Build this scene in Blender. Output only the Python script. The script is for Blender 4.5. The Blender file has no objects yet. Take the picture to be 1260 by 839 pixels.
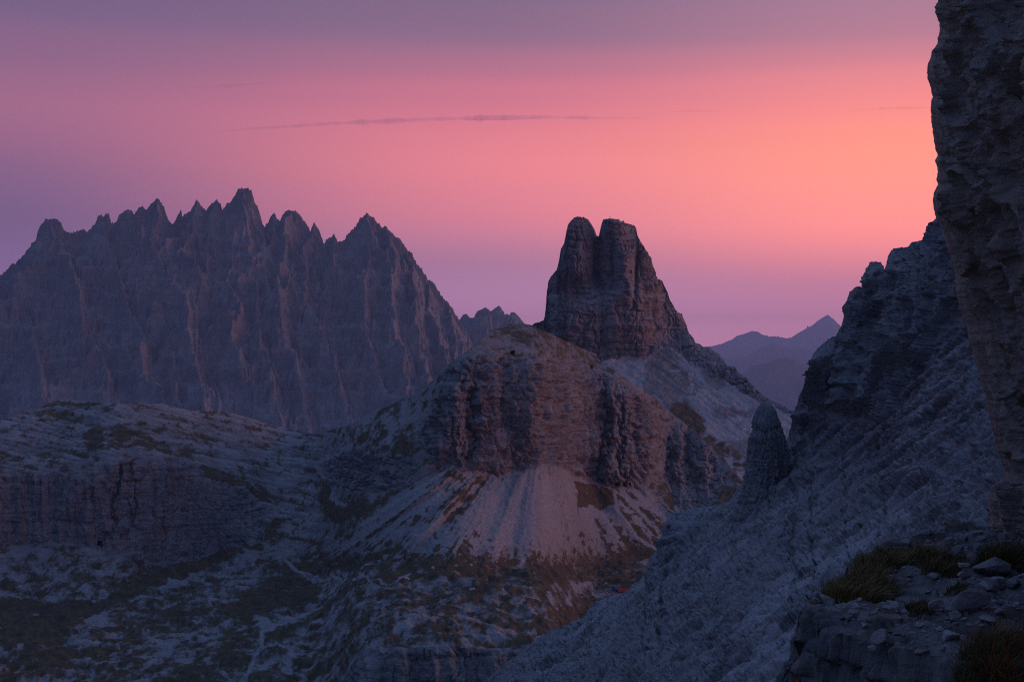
import bpy, bmesh, math, random
import numpy as np
from mathutils import Vector

random.seed(4)
SC = bpy.context.scene
COL = SC.collection
rad = math.radians

# ------------------------------------------------------------------ camera
F = 1750.0                      # focal length in photo pixels (50 mm on 36 mm)
PITCH = math.atan((470 - 419.5) / F)
cam_d = bpy.data.cameras.new('camera')
cam = bpy.data.objects.new('camera', cam_d)
COL.objects.link(cam)
cam_d.lens = 50
cam_d.sensor_width = 36
cam_d.clip_start = 0.5
cam_d.clip_end = 200000
cam.location = (0, 0, 0)
cam.rotation_euler = (rad(90) + PITCH, 0, 0)
SC.camera = cam

# ------------------------------------------------------------------ view
SC.view_settings.view_transform = 'Standard'
SC.view_settings.look = 'None'
SC.view_settings.exposure = 0
SC.view_settings.gamma = 1
SC.cycles.use_denoising = False           # its smoothing wipes out fine rock; the grain left is like a photograph's
SC.cycles.filter_width = 1.15
SC.cycles.max_bounces = 4
SC.cycles.volume_bounces = 1
SC.cycles.sample_clamp_indirect = 4

# ------------------------------------------------------------------ world: dusk sky
SUN_AZ, SUN_EL = rad(87), rad(7)          # azimuth from +Y towards +X
world = bpy.data.worlds.new('World')
SC.world = world
world.use_nodes = True
WN, WL = world.node_tree.nodes, world.node_tree.links
WN.clear()


def srgb(r, g, b, k=1.0):
    def f(c):
        c /= 255.0
        return (c / 12.92 if c <= 0.04045 else ((c + 0.055) / 1.055) ** 2.4) * k
    return (f(r), f(g), f(b), 1)


def wn(t, **k):
    n = WN.new(t)
    for a, v in k.items():
        setattr(n, a, v)
    return n


def wmath(op, a, b=None):
    n = wn('ShaderNodeMath', operation=op)
    for i, v in enumerate((a, b)):
        if v is None:
            continue
        if isinstance(v, (int, float)):
            n.inputs[i].default_value = v
        else:
            WL.new(v, n.inputs[i])
    return n.outputs[0]


tc = wn('ShaderNodeTexCoord')
sep = wn('ShaderNodeSeparateXYZ')
WL.new(tc.outputs['Generated'], sep.inputs[0])
el = wmath('ARCSINE', sep.outputs[2])
az = wmath('ARCTAN2', sep.outputs[0], sep.outputs[1])
# the dusk bands undulate a little, stretched along the horizon
mp = wn('ShaderNodeMapping')
mp.inputs['Scale'].default_value = (1.6, 1.6, 26)
WL.new(tc.outputs['Generated'], mp.inputs[0])
nz = wn('ShaderNodeTexNoise')
nz.inputs['Scale'].default_value = 1.3
nz.inputs['Detail'].default_value = 3
WL.new(mp.outputs[0], nz.inputs['Vector'])
wob = wmath('MULTIPLY', wmath('SUBTRACT', nz.outputs['Fac'], 0.5), 0.016)
el2 = wmath('ADD', el, wob)
fac = wmath('DIVIDE', el2, rad(60))


HAZE_D, HAZE_TOP, HAZE_FAR = 0.000056, 1420.0, 31000.0
HAZE_EQ = (0.06, 0.065, 0.15)


def beyond_haze(deg, c):
    """sky brightness needed outside the air layer so that it reaches the eye as c"""
    L = min(HAZE_FAR, HAZE_TOP / max(math.sin(rad(deg)), 1e-3))
    T = math.exp(-HAZE_D * L)
    return tuple(max(0.25 * c[i], (c[i] - HAZE_EQ[i] * (1 - T)) / T) for i in range(3)) + (1,)


def ramp(stops, clear=True):
    r = wn('ShaderNodeValToRGB')
    r.color_ramp.interpolation = 'CARDINAL'
    e = r.color_ramp.elements
    while len(e) < len(stops):
        e.new(0.5)
    for s, (d, c) in zip(e, stops):
        s.position = max(0, min(1, d / 60.0))
        k = beyond_haze(d, c) if clear else c
        s.color = (k[0] / 4, k[1] / 4, k[2] / 4, 1)          # kept under 1; the background strength restores it
    WL.new(fac, r.inputs[0])
    return r.outputs[0]


# elevation (degrees) -> colour, for the left, middle and right of the glow and for the sky behind
R_LEFT = ramp([(0, srgb(124, 96, 140)), (3, srgb(118, 93, 136)), (5.5, srgb(114, 90, 131)), (7.8, srgb(126, 92, 129)), (10.2, srgb(156, 101, 132)), (12.0, srgb(144, 99, 131)),
               (13.6, srgb(124, 95, 130)), (15.5, srgb(108, 92, 129)), (26, srgb(88, 102, 150)), (50, srgb(98, 122, 172))])
R_MID = ramp([(0, srgb(166, 112, 150)), (2.0, srgb(162, 115, 152)), (4.4, srgb(163, 116, 150)), (6.2, srgb(204, 122, 143)), (7.4, srgb(220, 126, 141)),
              (9.0, srgb(229, 128, 138)), (10.8, srgb(211, 119, 137)), (12.0, srgb(194, 114, 136)), (13.4, srgb(150, 107, 134)), (15.3, srgb(124, 102, 132)), (28, srgb(88, 102, 150)), (50, srgb(98, 122, 172))])
R_RIGHT = ramp([(0, srgb(170, 112, 148)), (2.2, srgb(168, 113, 146)), (3.8, srgb(184, 117, 144)), (5.4, srgb(238, 136, 140)), (6.6, srgb(255, 146, 138)),
                (9.0, srgb(255, 150, 130)), (10.4, srgb(250, 142, 134)), (12.0, srgb(222, 132, 140)), (13.3, srgb(186, 124, 142)), (15.4, srgb(158, 119, 146)), (28, srgb(92, 104, 150)), (50, srgb(98, 122, 172))])
R_BACK = ramp([(0, srgb(38, 50, 84)), (8, srgb(40, 55, 90)), (25, srgb(62, 84, 138)), (50, srgb(98, 122, 172))], False)


def wmix(f, a, b):
    n = wn('ShaderNodeMix', data_type='RGBA')
    WL.new(f, n.inputs[0])
    WL.new(a, n.inputs[6])
    WL.new(b, n.inputs[7])
    return n.outputs[2]


def wrange(v, a, b):
    n = wn('ShaderNodeMapRange', interpolation_type='SMOOTHSTEP')
    n.inputs[1].default_value = a
    n.inputs[2].default_value = b
    WL.new(v, n.inputs[0])
    return n.outputs[0]


s1 = wmix(wrange(az, rad(-21), rad(2)), R_LEFT, R_MID)
s2 = wmix(wrange(az, rad(-2), rad(16)), s1, R_RIGHT)
absaz = wmath('ABSOLUTE', wmath('SUBTRACT', az, rad(46)))
s3 = wmix(wrange(absaz, rad(68), rad(118)), s2, R_BACK)
sky = wn('ShaderNodeTexSky', sky_type='NISHITA', sun_disc=False)
sky.sun_elevation = SUN_EL
sky.sun_rotation = SUN_AZ
sky.altitude = 2500
dim = wn('ShaderNodeVectorMath', operation='SCALE')      # below the horizon lies dark land
WL.new(s3, dim.inputs[0])
WL.new(wmath('ADD', wmath('MULTIPLY', wrange(el, rad(-4), rad(-0.6)), 0.92), 0.08), dim.inputs['Scale'])
bg1 = wn('ShaderNodeBackground')
WL.new(dim.outputs[0], bg1.inputs[0])
bg1.inputs[1].default_value = 4.0
bg2 = wn('ShaderNodeBackground')
WL.new(sky.outputs[0], bg2.inputs[0])
bg2.inputs[1].default_value = 0.004
addw = wn('ShaderNodeAddShader')
WL.new(bg1.outputs[0], addw.inputs[0])
WL.new(bg2.outputs[0], addw.inputs[1])
wout = wn('ShaderNodeOutputWorld')
WL.new(addw.outputs[0], wout.inputs[0])

sun_d = bpy.data.lights.new('sun', 'SUN')
sun_d.energy = 1.05
sun_d.angle = rad(24)
sun_d.color = (1.0, 0.47, 0.40)
sun = bpy.data.objects.new('sun', sun_d)
COL.objects.link(sun)
sdir = Vector((math.sin(SUN_AZ) * math.cos(SUN_EL), math.cos(SUN_AZ) * math.cos(SUN_EL), math.sin(SUN_EL)))
sun.rotation_euler = (-sdir).to_track_quat('-Z', 'Y').to_euler()
sun.location = (200, -100, 300)

# ------------------------------------------------------------------ number helpers
RNG = np.random.RandomState(7)
_P = RNG.permutation(256).astype(np.int32)
_P = np.concatenate([_P, _P, _P])
_G = RNG.normal(size=(256, 3))
_G /= np.linalg.norm(_G, axis=1)[:, None]
_G = (_G * 1.35).astype(np.float32)


def pn(x, y, z):
    x, y, z = np.broadcast_arrays(np.float32(x), np.float32(y), np.float32(z))
    sh = x.shape
    x, y, z = x.ravel(), y.ravel(), z.ravel()
    xi, yi, zi = np.floor(x), np.floor(y), np.floor(z)
    xf, yf, zf = x - xi, y - yi, z - zi
    xi, yi, zi = (xi.astype(np.int32) & 255), (yi.astype(np.int32) & 255), (zi.astype(np.int32) & 255)
    u, v, w = (t * t * t * (t * (t * 6 - 15) + 10) for t in (xf, yf, zf))
    out = np.zeros_like(x)
    for dx in (0, 1):
        a = _P[xi + dx]
        wx = u if dx else 1 - u
        for dy in (0, 1):
            b = _P[a + yi + dy]
            wy = v if dy else 1 - v
            for dz in (0, 1):
                g = _G[_P[b + zi + dz]]
                wz = w if dz else 1 - w
                out += wx * wy * wz * (g[:, 0] * (xf - dx) + g[:, 1] * (yf - dy) + g[:, 2] * (zf - dz))
    return out.reshape(sh)


def fbm(x, y, z, o=4, g=0.5, off=0.0):
    s, a, f = 0, 1.0, 1.0
    for i in range(o):
        s = s + a * pn(x * f + off + 17.3 * i, y * f - off + 5.1 * i, z * f + 9.7 * i)
        a *= g
        f *= 2.03
    return s


def ridged(x, y, z, o=4, g=0.5, off=0.0):
    s, a, f, pr = 0, 1.0, 1.0, 1.0
    for i in range(o):
        n = 1 - np.abs(pn(x * f + off + 11.7 * i, y * f + off, z * f - off + 3.3 * i)) * 1.7
        n = np.clip(n, 0, 1) ** 2
        s = s + a * n * pr
        pr = np.clip(n * 1.6, 0, 1)
        a *= g
        f *= 2.07
    return s


def sstep(a, b, x):
    t = np.clip((x - a) / (b - a), 0, 1)
    return t * t * (3 - 2 * t)


def poly_mask(px, py, pts):
    inside = np.zeros(px.shape, bool)
    n = len(pts)
    for i in range(n):
        x1, y1 = pts[i]
        x2, y2 = pts[(i + 1) % n]
        if y1 == y2:
            continue
        c = ((y1 > py) != (y2 > py)) & (px < (x2 - x1) * (py - y1) / (y2 - y1) + x1)
        inside ^= c
    return inside


def line_dist(px, py, pts):
    d = np.full(px.shape, 1e9, np.float32)
    for (x1, y1), (x2, y2) in zip(pts[:-1], pts[1:]):
        vx, vy = x2 - x1, y2 - y1
        t = np.clip(((px - x1) * vx + (py - y1) * vy) / (vx * vx + vy * vy + 1e-9), 0, 1)
        d = np.minimum(d, np.hypot(px - x1 - t * vx, py - y1 - t * vy))
    return d


def boxblur(a, r, axis):
    if r < 1:
        return a
    for _ in range(2):
        pad = [(0, 0)] * a.ndim
        pad[axis] = (r + 1, r)
        c = np.cumsum(np.pad(a, pad, mode='edge'), axis=axis)
        n = a.shape[axis]
        hi = np.take(c, np.arange(2 * r + 1, 2 * r + 1 + n), axis=axis)
        lo = np.take(c, np.arange(0, n), axis=axis)
        a = (hi - lo) / (2 * r + 1)
    return a


_cp, _sp = math.cos(PITCH), math.sin(PITCH)


def ray(px, py):
    yc = (419.5 - np.asarray(py, float)) / F
    yw = _cp - yc * _sp
    return (np.asarray(px, float) - 630) / F / yw, (_sp + yc * _cp) / yw


def pt(px, py, Y):
    a, e = ray(px, py)
    return np.stack([a * Y, np.ones_like(a) * Y, e * Y], -1)


def bilerp(A, fx, fy):
    fx = np.clip(fx, 0, A.shape[1] - 1.001)
    fy = np.clip(fy, 0, A.shape[0] - 1.001)
    x0, y0 = fx.astype(int), fy.astype(int)
    u, v = fx - x0, fy - y0
    return (A[y0, x0] * (1 - u) * (1 - v) + A[y0, x0 + 1] * u * (1 - v) + A[y0 + 1, x0] * (1 - u) * v + A[y0 + 1, x0 + 1] * u * v)


def tps(points):
    """smooth surface through (px, py, value)"""
    p = np.array(points, float)
    X = p[:, :2] / 400.0
    n = len(p)

    def k(r2):
        return np.where(r2 > 1e-12, r2 * np.log(r2 + 1e-12), 0)
    d2 = ((X[:, None] - X[None]) ** 2).sum(-1)
    A = np.zeros((n + 3, n + 3))
    A[:n, :n] = k(d2) + 0.002 * np.eye(n)
    A[:n, n] = 1
    A[:n, n + 1:] = X
    A[n:, :n] = A[:n, n:].T
    w = np.linalg.solve(A, np.concatenate([np.log(p[:, 2]), [0, 0, 0]]))

    def f(px, py):
        gx, gy = px / 400.0, py / 400.0
        s = w[n] + w[n + 1] * gx + w[n + 2] * gy
        for i in range(n):
            s = s + w[i] * k((gx - X[i, 0]) ** 2 + (gy - X[i, 1]) ** 2)
        return np.exp(s)
    return f


def depth_by_slope(x0, x1, ybot, ytop, Y0, slopes, default, blur=(3, 2), step=2.0, hblur=5):
    """integrate depth upwards from ybot: slopes = [(polygon, dz/dY)]"""
    xs = np.arange(x0, x1 + step, step)
    ys = np.arange(ybot, ytop - step, -step)
    PX, PY = np.meshgrid(xs, ys)
    jx = PX + 7 * fbm(PX / 30, PY / 30, 1.5, 2)
    jy = PY + 7 * fbm(PX / 30, PY / 30, 8.5, 2)
    S = np.full(PX.shape, default, float)
    for pts, s in slopes:
        S[poly_mask(jx, jy, pts)] = s
    L = np.log(S)
    L = boxblur(boxblur(L, blur[0], 1), blur[1], 0)
    S = np.exp(L)
    _, e = ray(PX, PY)
    de = np.diff(e, axis=0, prepend=e[:1])
    dl = de / np.maximum(S - e, 0.12)
    lg = np.cumsum(dl, axis=0)
    y0 = Y0(xs) if callable(Y0) else Y0
    lg = boxblur(lg, hblur, 1) + np.log(y0)
    D = np.exp(lg)

    def f(px, py):
        return bilerp(D, (px - x0) / step, (ybot - py) / step)
    return f


# ------------------------------------------------------------------ objects
def tag(o, label=None, cat=None, group=None, kind=None):
    if label:
        o['label'] = label
    if cat:
        o['category'] = cat
    if group:
        o['group'] = group
    if kind:
        o['kind'] = kind
    return o


def mesh_obj(name, V, Fq, mat, parent=None, attrs=None, smooth=True):
    me = bpy.data.meshes.new(name)
    V = np.ascontiguousarray(V, dtype=np.float32).reshape(-1, 3)
    Fq = np.ascontiguousarray(Fq, dtype=np.int32)
    k = Fq.shape[1]
    me.vertices.add(len(V))
    me.vertices.foreach_set('co', V.ravel())
    me.loops.add(Fq.size)
    me.loops.foreach_set('vertex_index', Fq.ravel())
    me.polygons.add(len(Fq))
    me.polygons.foreach_set('loop_start', np.arange(0, Fq.size, k, dtype=np.int32))
    me.polygons.foreach_set('use_smooth', np.full(len(Fq), smooth, dtype=bool))
    me.update(calc_edges=True)
    if attrs is not None:
        at = me.color_attributes.new('Mask', 'FLOAT_COLOR', 'POINT')
        at.data.foreach_set('color', np.ascontiguousarray(attrs, dtype=np.float32).ravel())
    o = bpy.data.objects.new(name, me)
    if mat:
        me.materials.append(mat)
    COL.objects.link(o)
    if parent:
        o.parent = parent
    return o


def grid_faces(R, C, flip=False):
    i = np.arange(R * C).reshape(R, C)
    q = np.stack([i[:-1, :-1], i[:-1, 1:], i[1:, 1:], i[1:, :-1]], -1).reshape(-1, 4)
    return q[:, ::-1] if flip else q


def grid_normals(P):
    du = np.gradient(P, axis=1)
    dv = np.gradient(P, axis=0)
    n = np.cross(du, dv)
    n /= np.linalg.norm(n, axis=-1, keepdims=True) + 1e-9
    return n


# ------------------------------------------------------------------ materials
class MB:
    def __init__(self, name, rough=0.92, spec=0.15):
        self.m = bpy.data.materials.new(name)
        self.m.use_nodes = True
        self.n, self.l = self.m.node_tree.nodes, self.m.node_tree.links
        self.b = self.n['Principled BSDF']
        self.b.inputs['Roughness'].default_value = rough
        self.b.inputs['Specular IOR Level'].default_value = spec

    def new(self, t, **k):
        x = self.n.new(t)
        for a, v in k.items():
            setattr(x, a, v)
        return x

    def pos(self, scale):
        g = self.new('ShaderNodeNewGeometry')
        m = self.new('ShaderNodeMapping')
        m.inputs['Scale'].default_value = scale
        self.l.new(g.outputs['Position'], m.inputs[0])
        return m.outputs[0]

    def noise(self, scale, detail=6, rough=0.6, dist=0.0):
        if isinstance(scale, (int, float)):
            scale = (scale,) * 3
        t = self.new('ShaderNodeTexNoise')
        t.inputs['Scale'].default_value = 1
        t.inputs['Detail'].default_value = detail
        t.inputs['Roughness'].default_value = rough
        t.inputs['Distortion'].default_value = dist
        self.l.new(self.pos(scale), t.inputs['Vector'])
        return t.outputs['Fac']

    def voro(self, scale, feature='F1', out='Distance'):
        t = self.new('ShaderNodeTexVoronoi', feature=feature)
        t.inputs['Scale'].default_value = 1
        self.l.new(self.pos((scale,) * 3), t.inputs['Vector'])
        return t.outputs[out]

    def rng(self, v, a, b, c=0.0, d=1.0):
        r = self.new('ShaderNodeMapRange', interpolation_type='SMOOTHSTEP')
        for i, x in enumerate((a, b, c, d)):
            r.inputs[i + 1].default_value = x
        self.l.new(v, r.inputs[0])
        return r.outputs[0]

    def mix(self, f, a, b, mode='MIX'):
        x = self.new('ShaderNodeMix', data_type='RGBA', blend_type=mode)
        for i, v in ((0, f), (6, a), (7, b)):
            if isinstance(v, (int, float)):
                x.inputs[i].default_value = v
            elif isinstance(v, tuple):
                x.inputs[i].default_value = v if len(v) == 4 else v + (1,)
            else:
                self.l.new(v, x.inputs[i])
        return x.outputs[2]

    def math(self, op, a, b):
        x = self.new('ShaderNodeMath', operation=op)
        for i, v in enumerate((a, b)):
            if isinstance(v, (int, float)):
                x.inputs[i].default_value = v
            else:
                self.l.new(v, x.inputs[i])
        return x.outputs[0]

    def attr(self):
        a = self.new('ShaderNodeAttribute', attribute_name='Mask')
        s = self.new('ShaderNodeSeparateColor')
        self.l.new(a.outputs['Color'], s.inputs[0])
        return s.outputs

    def bump(self, h, dist, strength=1.0, prev=None):
        b = self.new('ShaderNodeBump')
        b.inputs['Distance'].default_value = dist
        b.inputs['Strength'].default_value = strength
        self.l.new(h, b.inputs['Height'])
        if prev:
            self.l.new(prev, b.inputs['Normal'])
        return b.outputs[0]

    def done(self, col, nrm=None):
        self.l.new(col, self.b.inputs['Base Color'])
        if nrm:
            self.l.new(nrm, self.b.inputs['Normal'])
        return self.m


def rock_material(name, unit, cA, cB, warm, strata=0.5, masks=True, scree=(0.46, 0.45, 0.45), grass=(0.085, 0.065, 0.042), vert=1.0):
    """unit: size in metres of the smallest feature worth showing"""
    M = MB(name)
    big = M.noise(1 / (unit * 60), 5, 0.6)
    mid = M.noise(1 / (unit * 9), 6, 0.65)
    fine = M.noise(1 / (unit * 2.2), 4, 0.7)
    col = M.mix(M.rng(big, 0.38, 0.64), cA, cB)
    wst = M.noise((1 / (unit * 14), 1 / (unit * 14), 1 / (unit * 70 * vert)), 4, 0.6, 0.5)
    col = M.mix(M.rng(wst, 0.56, 0.72, 0, 0.55), col, warm)
    drk = M.noise((1 / (unit * 6), 1 / (unit * 6), 1 / (unit * 60 * vert)), 4, 0.6)
    col = M.mix(M.rng(drk, 0.58, 0.76, 0, 0.6), col, (cA[0] * .4, cA[1] * .4, cA[2] * .42))
    st = M.noise((1 / (unit * 60), 1 / (unit * 60), 1 / (unit * 2.6)), 4, 0.65, 0.15)
    col = M.mix(M.rng(st, 0.52, 0.66, 0, strata), col, (cA[0] * .45, cA[1] * .45, cA[2] * .45))
    col = M.mix(M.rng(mid, 0.3, 0.7, 0.55, 0.0), col, (cA[0] * .5, cA[1] * .5, cA[2] * .5))
    if masks:
        a = M.attr()
        fn = M.rng(fine, 0.25, 0.75, 0.62, 1.12)
        sc = M.new('ShaderNodeVectorMath', operation='SCALE')
        sc.inputs[0].default_value = scree
        M.l.new(fn, sc.inputs['Scale'])
        col = M.mix(a[1], col, sc.outputs[0])
        gv = M.mix(M.rng(mid, 0.35, 0.65), grass, (grass[0] * 2.0, grass[1] * 1.75, grass[2] * 1.5))
        col = M.mix(a[0], col, gv)
        dk = M.new('ShaderNodeVectorMath', operation='SCALE')
        M.l.new(col, dk.inputs[0])
        M.l.new(a[2], dk.inputs['Scale'])
        col = dk.outputs[0]
    h = M.math('ADD', M.math('MULTIPLY', mid, 1.0), M.math('MULTIPLY', fine, 0.45))
    h = M.math('ADD', h, M.math('MULTIPLY', st, 0.5))
    n = M.bump(h, unit * 3.2, 0.85)
    return M.done(col, n)


ROCK_MASSIF = rock_material('massif_rock', 1.8, (0.24, 0.235, 0.24), (0.32, 0.305, 0.295), (0.42, 0.31, 0.26), 0.3)
ROCK_MID = rock_material('valley_rock', 0.55, (0.24, 0.24, 0.245), (0.31, 0.305, 0.30), (0.34, 0.285, 0.26), 0.55, scree=(0.37, 0.37, 0.37), grass=(0.066, 0.058, 0.036))
ROCK_TOWER = rock_material('tower_rock', 0.55, (0.27, 0.26, 0.27), (0.34, 0.30, 0.29), (0.44, 0.30, 0.23), 0.7)
ROCK_SLOPE = rock_material('slope_rock', 0.22, (0.27, 0.275, 0.28), (0.34, 0.34, 0.335), (0.29, 0.245, 0.22), 0.5, scree=(0.43, 0.435, 0.44), grass=(0.05, 0.045, 0.04), vert=0.14)
ROCK_CLIFF = rock_material('cliff_rock', 0.03, (0.38, 0.305, 0.25), (0.48, 0.38, 0.305), (0.40, 0.24, 0.16), 0.15, scree=(0.50, 0.46, 0.43))
ROCK_LEDGE = rock_material('ledge_rock', 0.012, (0.20, 0.195, 0.19), (0.27, 0.255, 0.24), (0.17, 0.13, 0.10), 0.4, scree=(0.38, 0.37, 0.36), grass=(0.06, 0.05, 0.03))


def plain(name, c, rough=0.9, var=0.3, scale=8.0):
    M = MB(name, rough)
    n = M.noise(scale, 5)
    return M.done(M.mix(M.rng(n, 0.3, 0.7), tuple(x * (1 - var) for x in c), c))


FAR = plain('far_forest', (0.07, 0.08, 0.08), scale=0.002)
GROUND = plain('ground_meadow', (0.10, 0.11, 0.08), scale=0.001)


# ------------------------------------------------------------------ cliff and ground relief
def cliff_relief(P, u, strata=1.0, off=0.0):
    """metres of outward displacement; u = size of one fine feature in metres"""
    x, y, z = P[..., 0], P[..., 1], P[..., 2]
    wx = x + 6 * u * fbm(x / (14 * u), y / (14 * u), z / (14 * u), 2, off=off)
    lat = wx + 0.45 * y
    d = 4.5 * u * (ridged(wx / (30 * u), y / (30 * u), z / (120 * u), 5, 0.6, off) - 0.8)
    ck = np.abs(pn(wx / (13 * u) + off, y / (13 * u), z / (110 * u)))
    d -= 4.0 * u * np.exp(-(ck / 0.045) ** 2)
    ck = np.abs(pn(wx / (6 * u) - off, y / (6 * u), z / (40 * u)))
    d -= 1.6 * u * np.exp(-(ck / 0.05) ** 2)
    zz = z + 4 * u * fbm(x / (40 * u), y / (40 * u), off, 3)
    d += 7.0 * u * blocks(lat, zz, 17 * u, 44 * u, 11)
    d += 4.0 * u * blocks(lat, zz, 6.3 * u, 16 * u, 23)
    d += 1.8 * u * blocks(lat, zz, 3.0 * u, 4.6 * u, 37)
    st = pn(zz / (9 * u), x / (150 * u), off) + 0.7 * pn(zz / (3.6 * u), x / (60 * u), 3.3)
    d += strata * 1.0 * u * np.clip(st * 5, -1, 1) * (0.4 + np.abs(st))
    d += 1.5 * u * fbm(x / (4 * u), y / (4 * u), z / (4 * u), 3, 0.6, off)
    return d


def hsh(i, j, s):
    n = (i * 374761393 + j * 668265263 + s * 2246822519) & 0xffffffff
    n = ((n ^ (n >> 13)) * 1274126177) & 0xffffffff
    return ((n ^ (n >> 16)) & 0xffff) / 65535.0 - 0.5


def blocks(a, b, w, h, seed):
    """jointed rock: every block stands out by its own amount and leans its own way"""
    zz = b / h
    row = np.floor(zz).astype(np.int64)
    uu = a / w + hsh(row, row * 0, seed) * 7
    col = np.floor(uu).astype(np.int64)
    fu, fz = uu - col - 0.5, zz - row - 0.5
    v = hsh(col, row, seed + 1) + 0.9 * hsh(col, row, seed + 2) * fu + 0.7 * hsh(col, row, seed + 3) * fz
    j = np.exp(-((0.5 - np.abs(fu)) * 14) ** 2) + 0.7 * np.exp(-((0.5 - np.abs(fz)) * 14) ** 2)
    return v - 0.3 * j


def ground_relief(P, u, off=0.0):
    x, y, z = P[..., 0], P[..., 1], P[..., 2]
    d = 10 * u * fbm(x / (70 * u), y / (70 * u), off, 3)
    r = fbm(x / (22 * u), y / (22 * u), off + 4, 4, 0.55)
    d += 5.0 * u * np.sign(r) * np.sqrt(np.abs(r))
    d += 2.2 * u * ridged(x / (11 * u), y / (16 * u), off, 3)
    return d


def rib(px, py, pts, amp, wl, wr, fade=14):
    """a vertical buttress (amp > 0 comes towards the viewer); pts = [(x, y)] from top to bottom"""
    ys = [p[1] for p in pts]
    xs = [p[0] for p in pts]
    u = px - np.interp(py, ys, xs)
    w = np.where(u < 0, wl, wr)
    return amp * np.exp(-(u / w) ** 2) * sstep(ys[0] - fade, ys[0] + fade, py) * (1 - sstep(ys[-1] - fade, ys[-1] + fade, py))


def sheet(name, x0, x1, cstep, top, bot, rows, depth, shape, mat, back, jag=1.0, jag_px=5.0, bias=1.0, split=None, ret=False):
    """a mountain side: columns by bearing, rows from its foot up to the skyline, then down the far side.
       shape(px, py, P, n) -> (displacement vectors, mask rgba)"""
    xs = np.arange(x0, x1 + cstep, cstep)
    tx = np.array([p[0] for p in top], float)
    ty = np.array([p[1] for p in top], float)
    t_y = np.interp(xs, tx, ty)
    t_y = t_y + jag * (fbm(xs / jag_px, 0.5, 2.2, 3, 0.6) + 0.5 * np.abs(pn(xs / 2.3, 4.4, 1.0)))
    t_y = np.minimum(t_y, bot - 2)
    t = np.linspace(0, 1, rows) ** bias
    PX = np.repeat(xs[None], rows, 0)
    PY = bot + (t_y[None] - bot) * t[:, None]
    Y = depth(PX, PY)
    P = pt(PX, PY, Y)
    n = grid_normals(boxblur(boxblur(P, 4, 0), 4, 1))
    flip = n[..., 1].mean() > 0
    if flip:
        n = -n
    disp, mask = shape(PX, PY, P, n)
    dv = P / np.linalg.norm(P, axis=-1, keepdims=True)
    along = dv * (disp * dv).sum(-1, keepdims=True)
    disp = along + (disp - along) * (0.22 + 0.78 * sstep(0, 20, PY - t_y[None]))[..., None]
    P = P + disp
    # far side
    nb, dmax, slope = back
    b = (np.arange(1, nb + 1) / nb) ** 1.7
    top_row = P[-1]
    dist = np.linalg.norm(top_row[:, :2], axis=1)
    dirv = np.stack([top_row[:, 0] / dist, top_row[:, 1] / dist], -1)
    B = np.repeat(top_row[None], nb, 0)
    dd = b[:, None] * dmax
    B[..., 0] += dirv[None, :, 0] * dd
    B[..., 1] += dirv[None, :, 1] * dd
    B[..., 2] -= slope * dd * (1 + 0.3 * fbm(B[..., 0] / dmax * 4, B[..., 1] / dmax * 4, 3.0, 2))
    P = np.concatenate([P, B], 0)
    mask = np.concatenate([mask, np.repeat(mask[-1:], nb, 0)], 0)
    R, C = P.shape[:2]
    fq = grid_faces(R, C, flip)
    if split is None:
        o = mesh_obj(name, P, fq, mat, attrs=mask)
        return (o, P[:rows], PX, PY) if ret else o
    # cut one continuous surface into named pieces along the split map
    key = split(PX, PY)
    key = np.concatenate([key, np.repeat(key[-1:], nb, 0)], 0)[:-1, :-1].ravel()
    V = P.reshape(-1, 3)
    A = mask.reshape(-1, 4)
    objs = []
    for i, nm in enumerate(name):
        f = fq[key == i]
        used, inv = np.unique(f, return_inverse=True)
        objs.append(mesh_obj(nm, V[used], inv.reshape(-1, 4), mat, attrs=A[used]))
    return (objs, P[:rows], PX, PY) if ret else objs


def rgba(r, g, b):
    return np.stack([r, g, b, np.ones_like(r)], -1)


# ------------------------------------------------------------------ ground to the horizon
gx = np.linspace(-21500, 21500, 41)
gy = np.linspace(-2300, 30700, 41)
GX, GY = np.meshgrid(gx, gy)
GZ = -420 + 30 * fbm(GX / 2500, GY / 2500, 0.3, 2)
tag(mesh_obj('ground', np.stack([GX, GY, GZ], -1), grid_faces(41, 41), GROUND), 'dim valley land far beyond the mountains', 'ground', kind='structure')

# ------------------------------------------------------------------ far blue ridges
def far_ridge(prof, Y, label, deep, seed):
    xs = np.arange(560, 1420, 1.2)
    py = np.interp(xs, [p[0] for p in prof], [p[1] for p in prof])
    crest = pt(xs, py + 0.5 * fbm(xs / 9, seed, 0.1, 4, 0.6), Y)
    b = np.concatenate([np.linspace(-1, 0, 26)[:-1], np.linspace(0, 1, 12)])
    x = np.repeat(crest[None, :, 0], len(b), 0)
    y = Y + b[:, None] * deep + 0 * x
    base = -430.0
    fall = np.where(b < 0, -b, b) ** 0.85
    z = base + (crest[None, :, 2] - base) * (1 - fall[:, None])
    k = np.minimum(fall, 1 - fall)[:, None] * 4
    z += (crest[:, 2].max() - base) * 0.22 * np.minimum(k, 1) * (ridged(x / (deep * .35), y / (deep * .7), seed, 4) - 0.7)
    return tag(mesh_obj('hill', np.stack([x, y, z], -1), grid_faces(*x.shape), FAR), label, 'hill', kind='structure')


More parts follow.
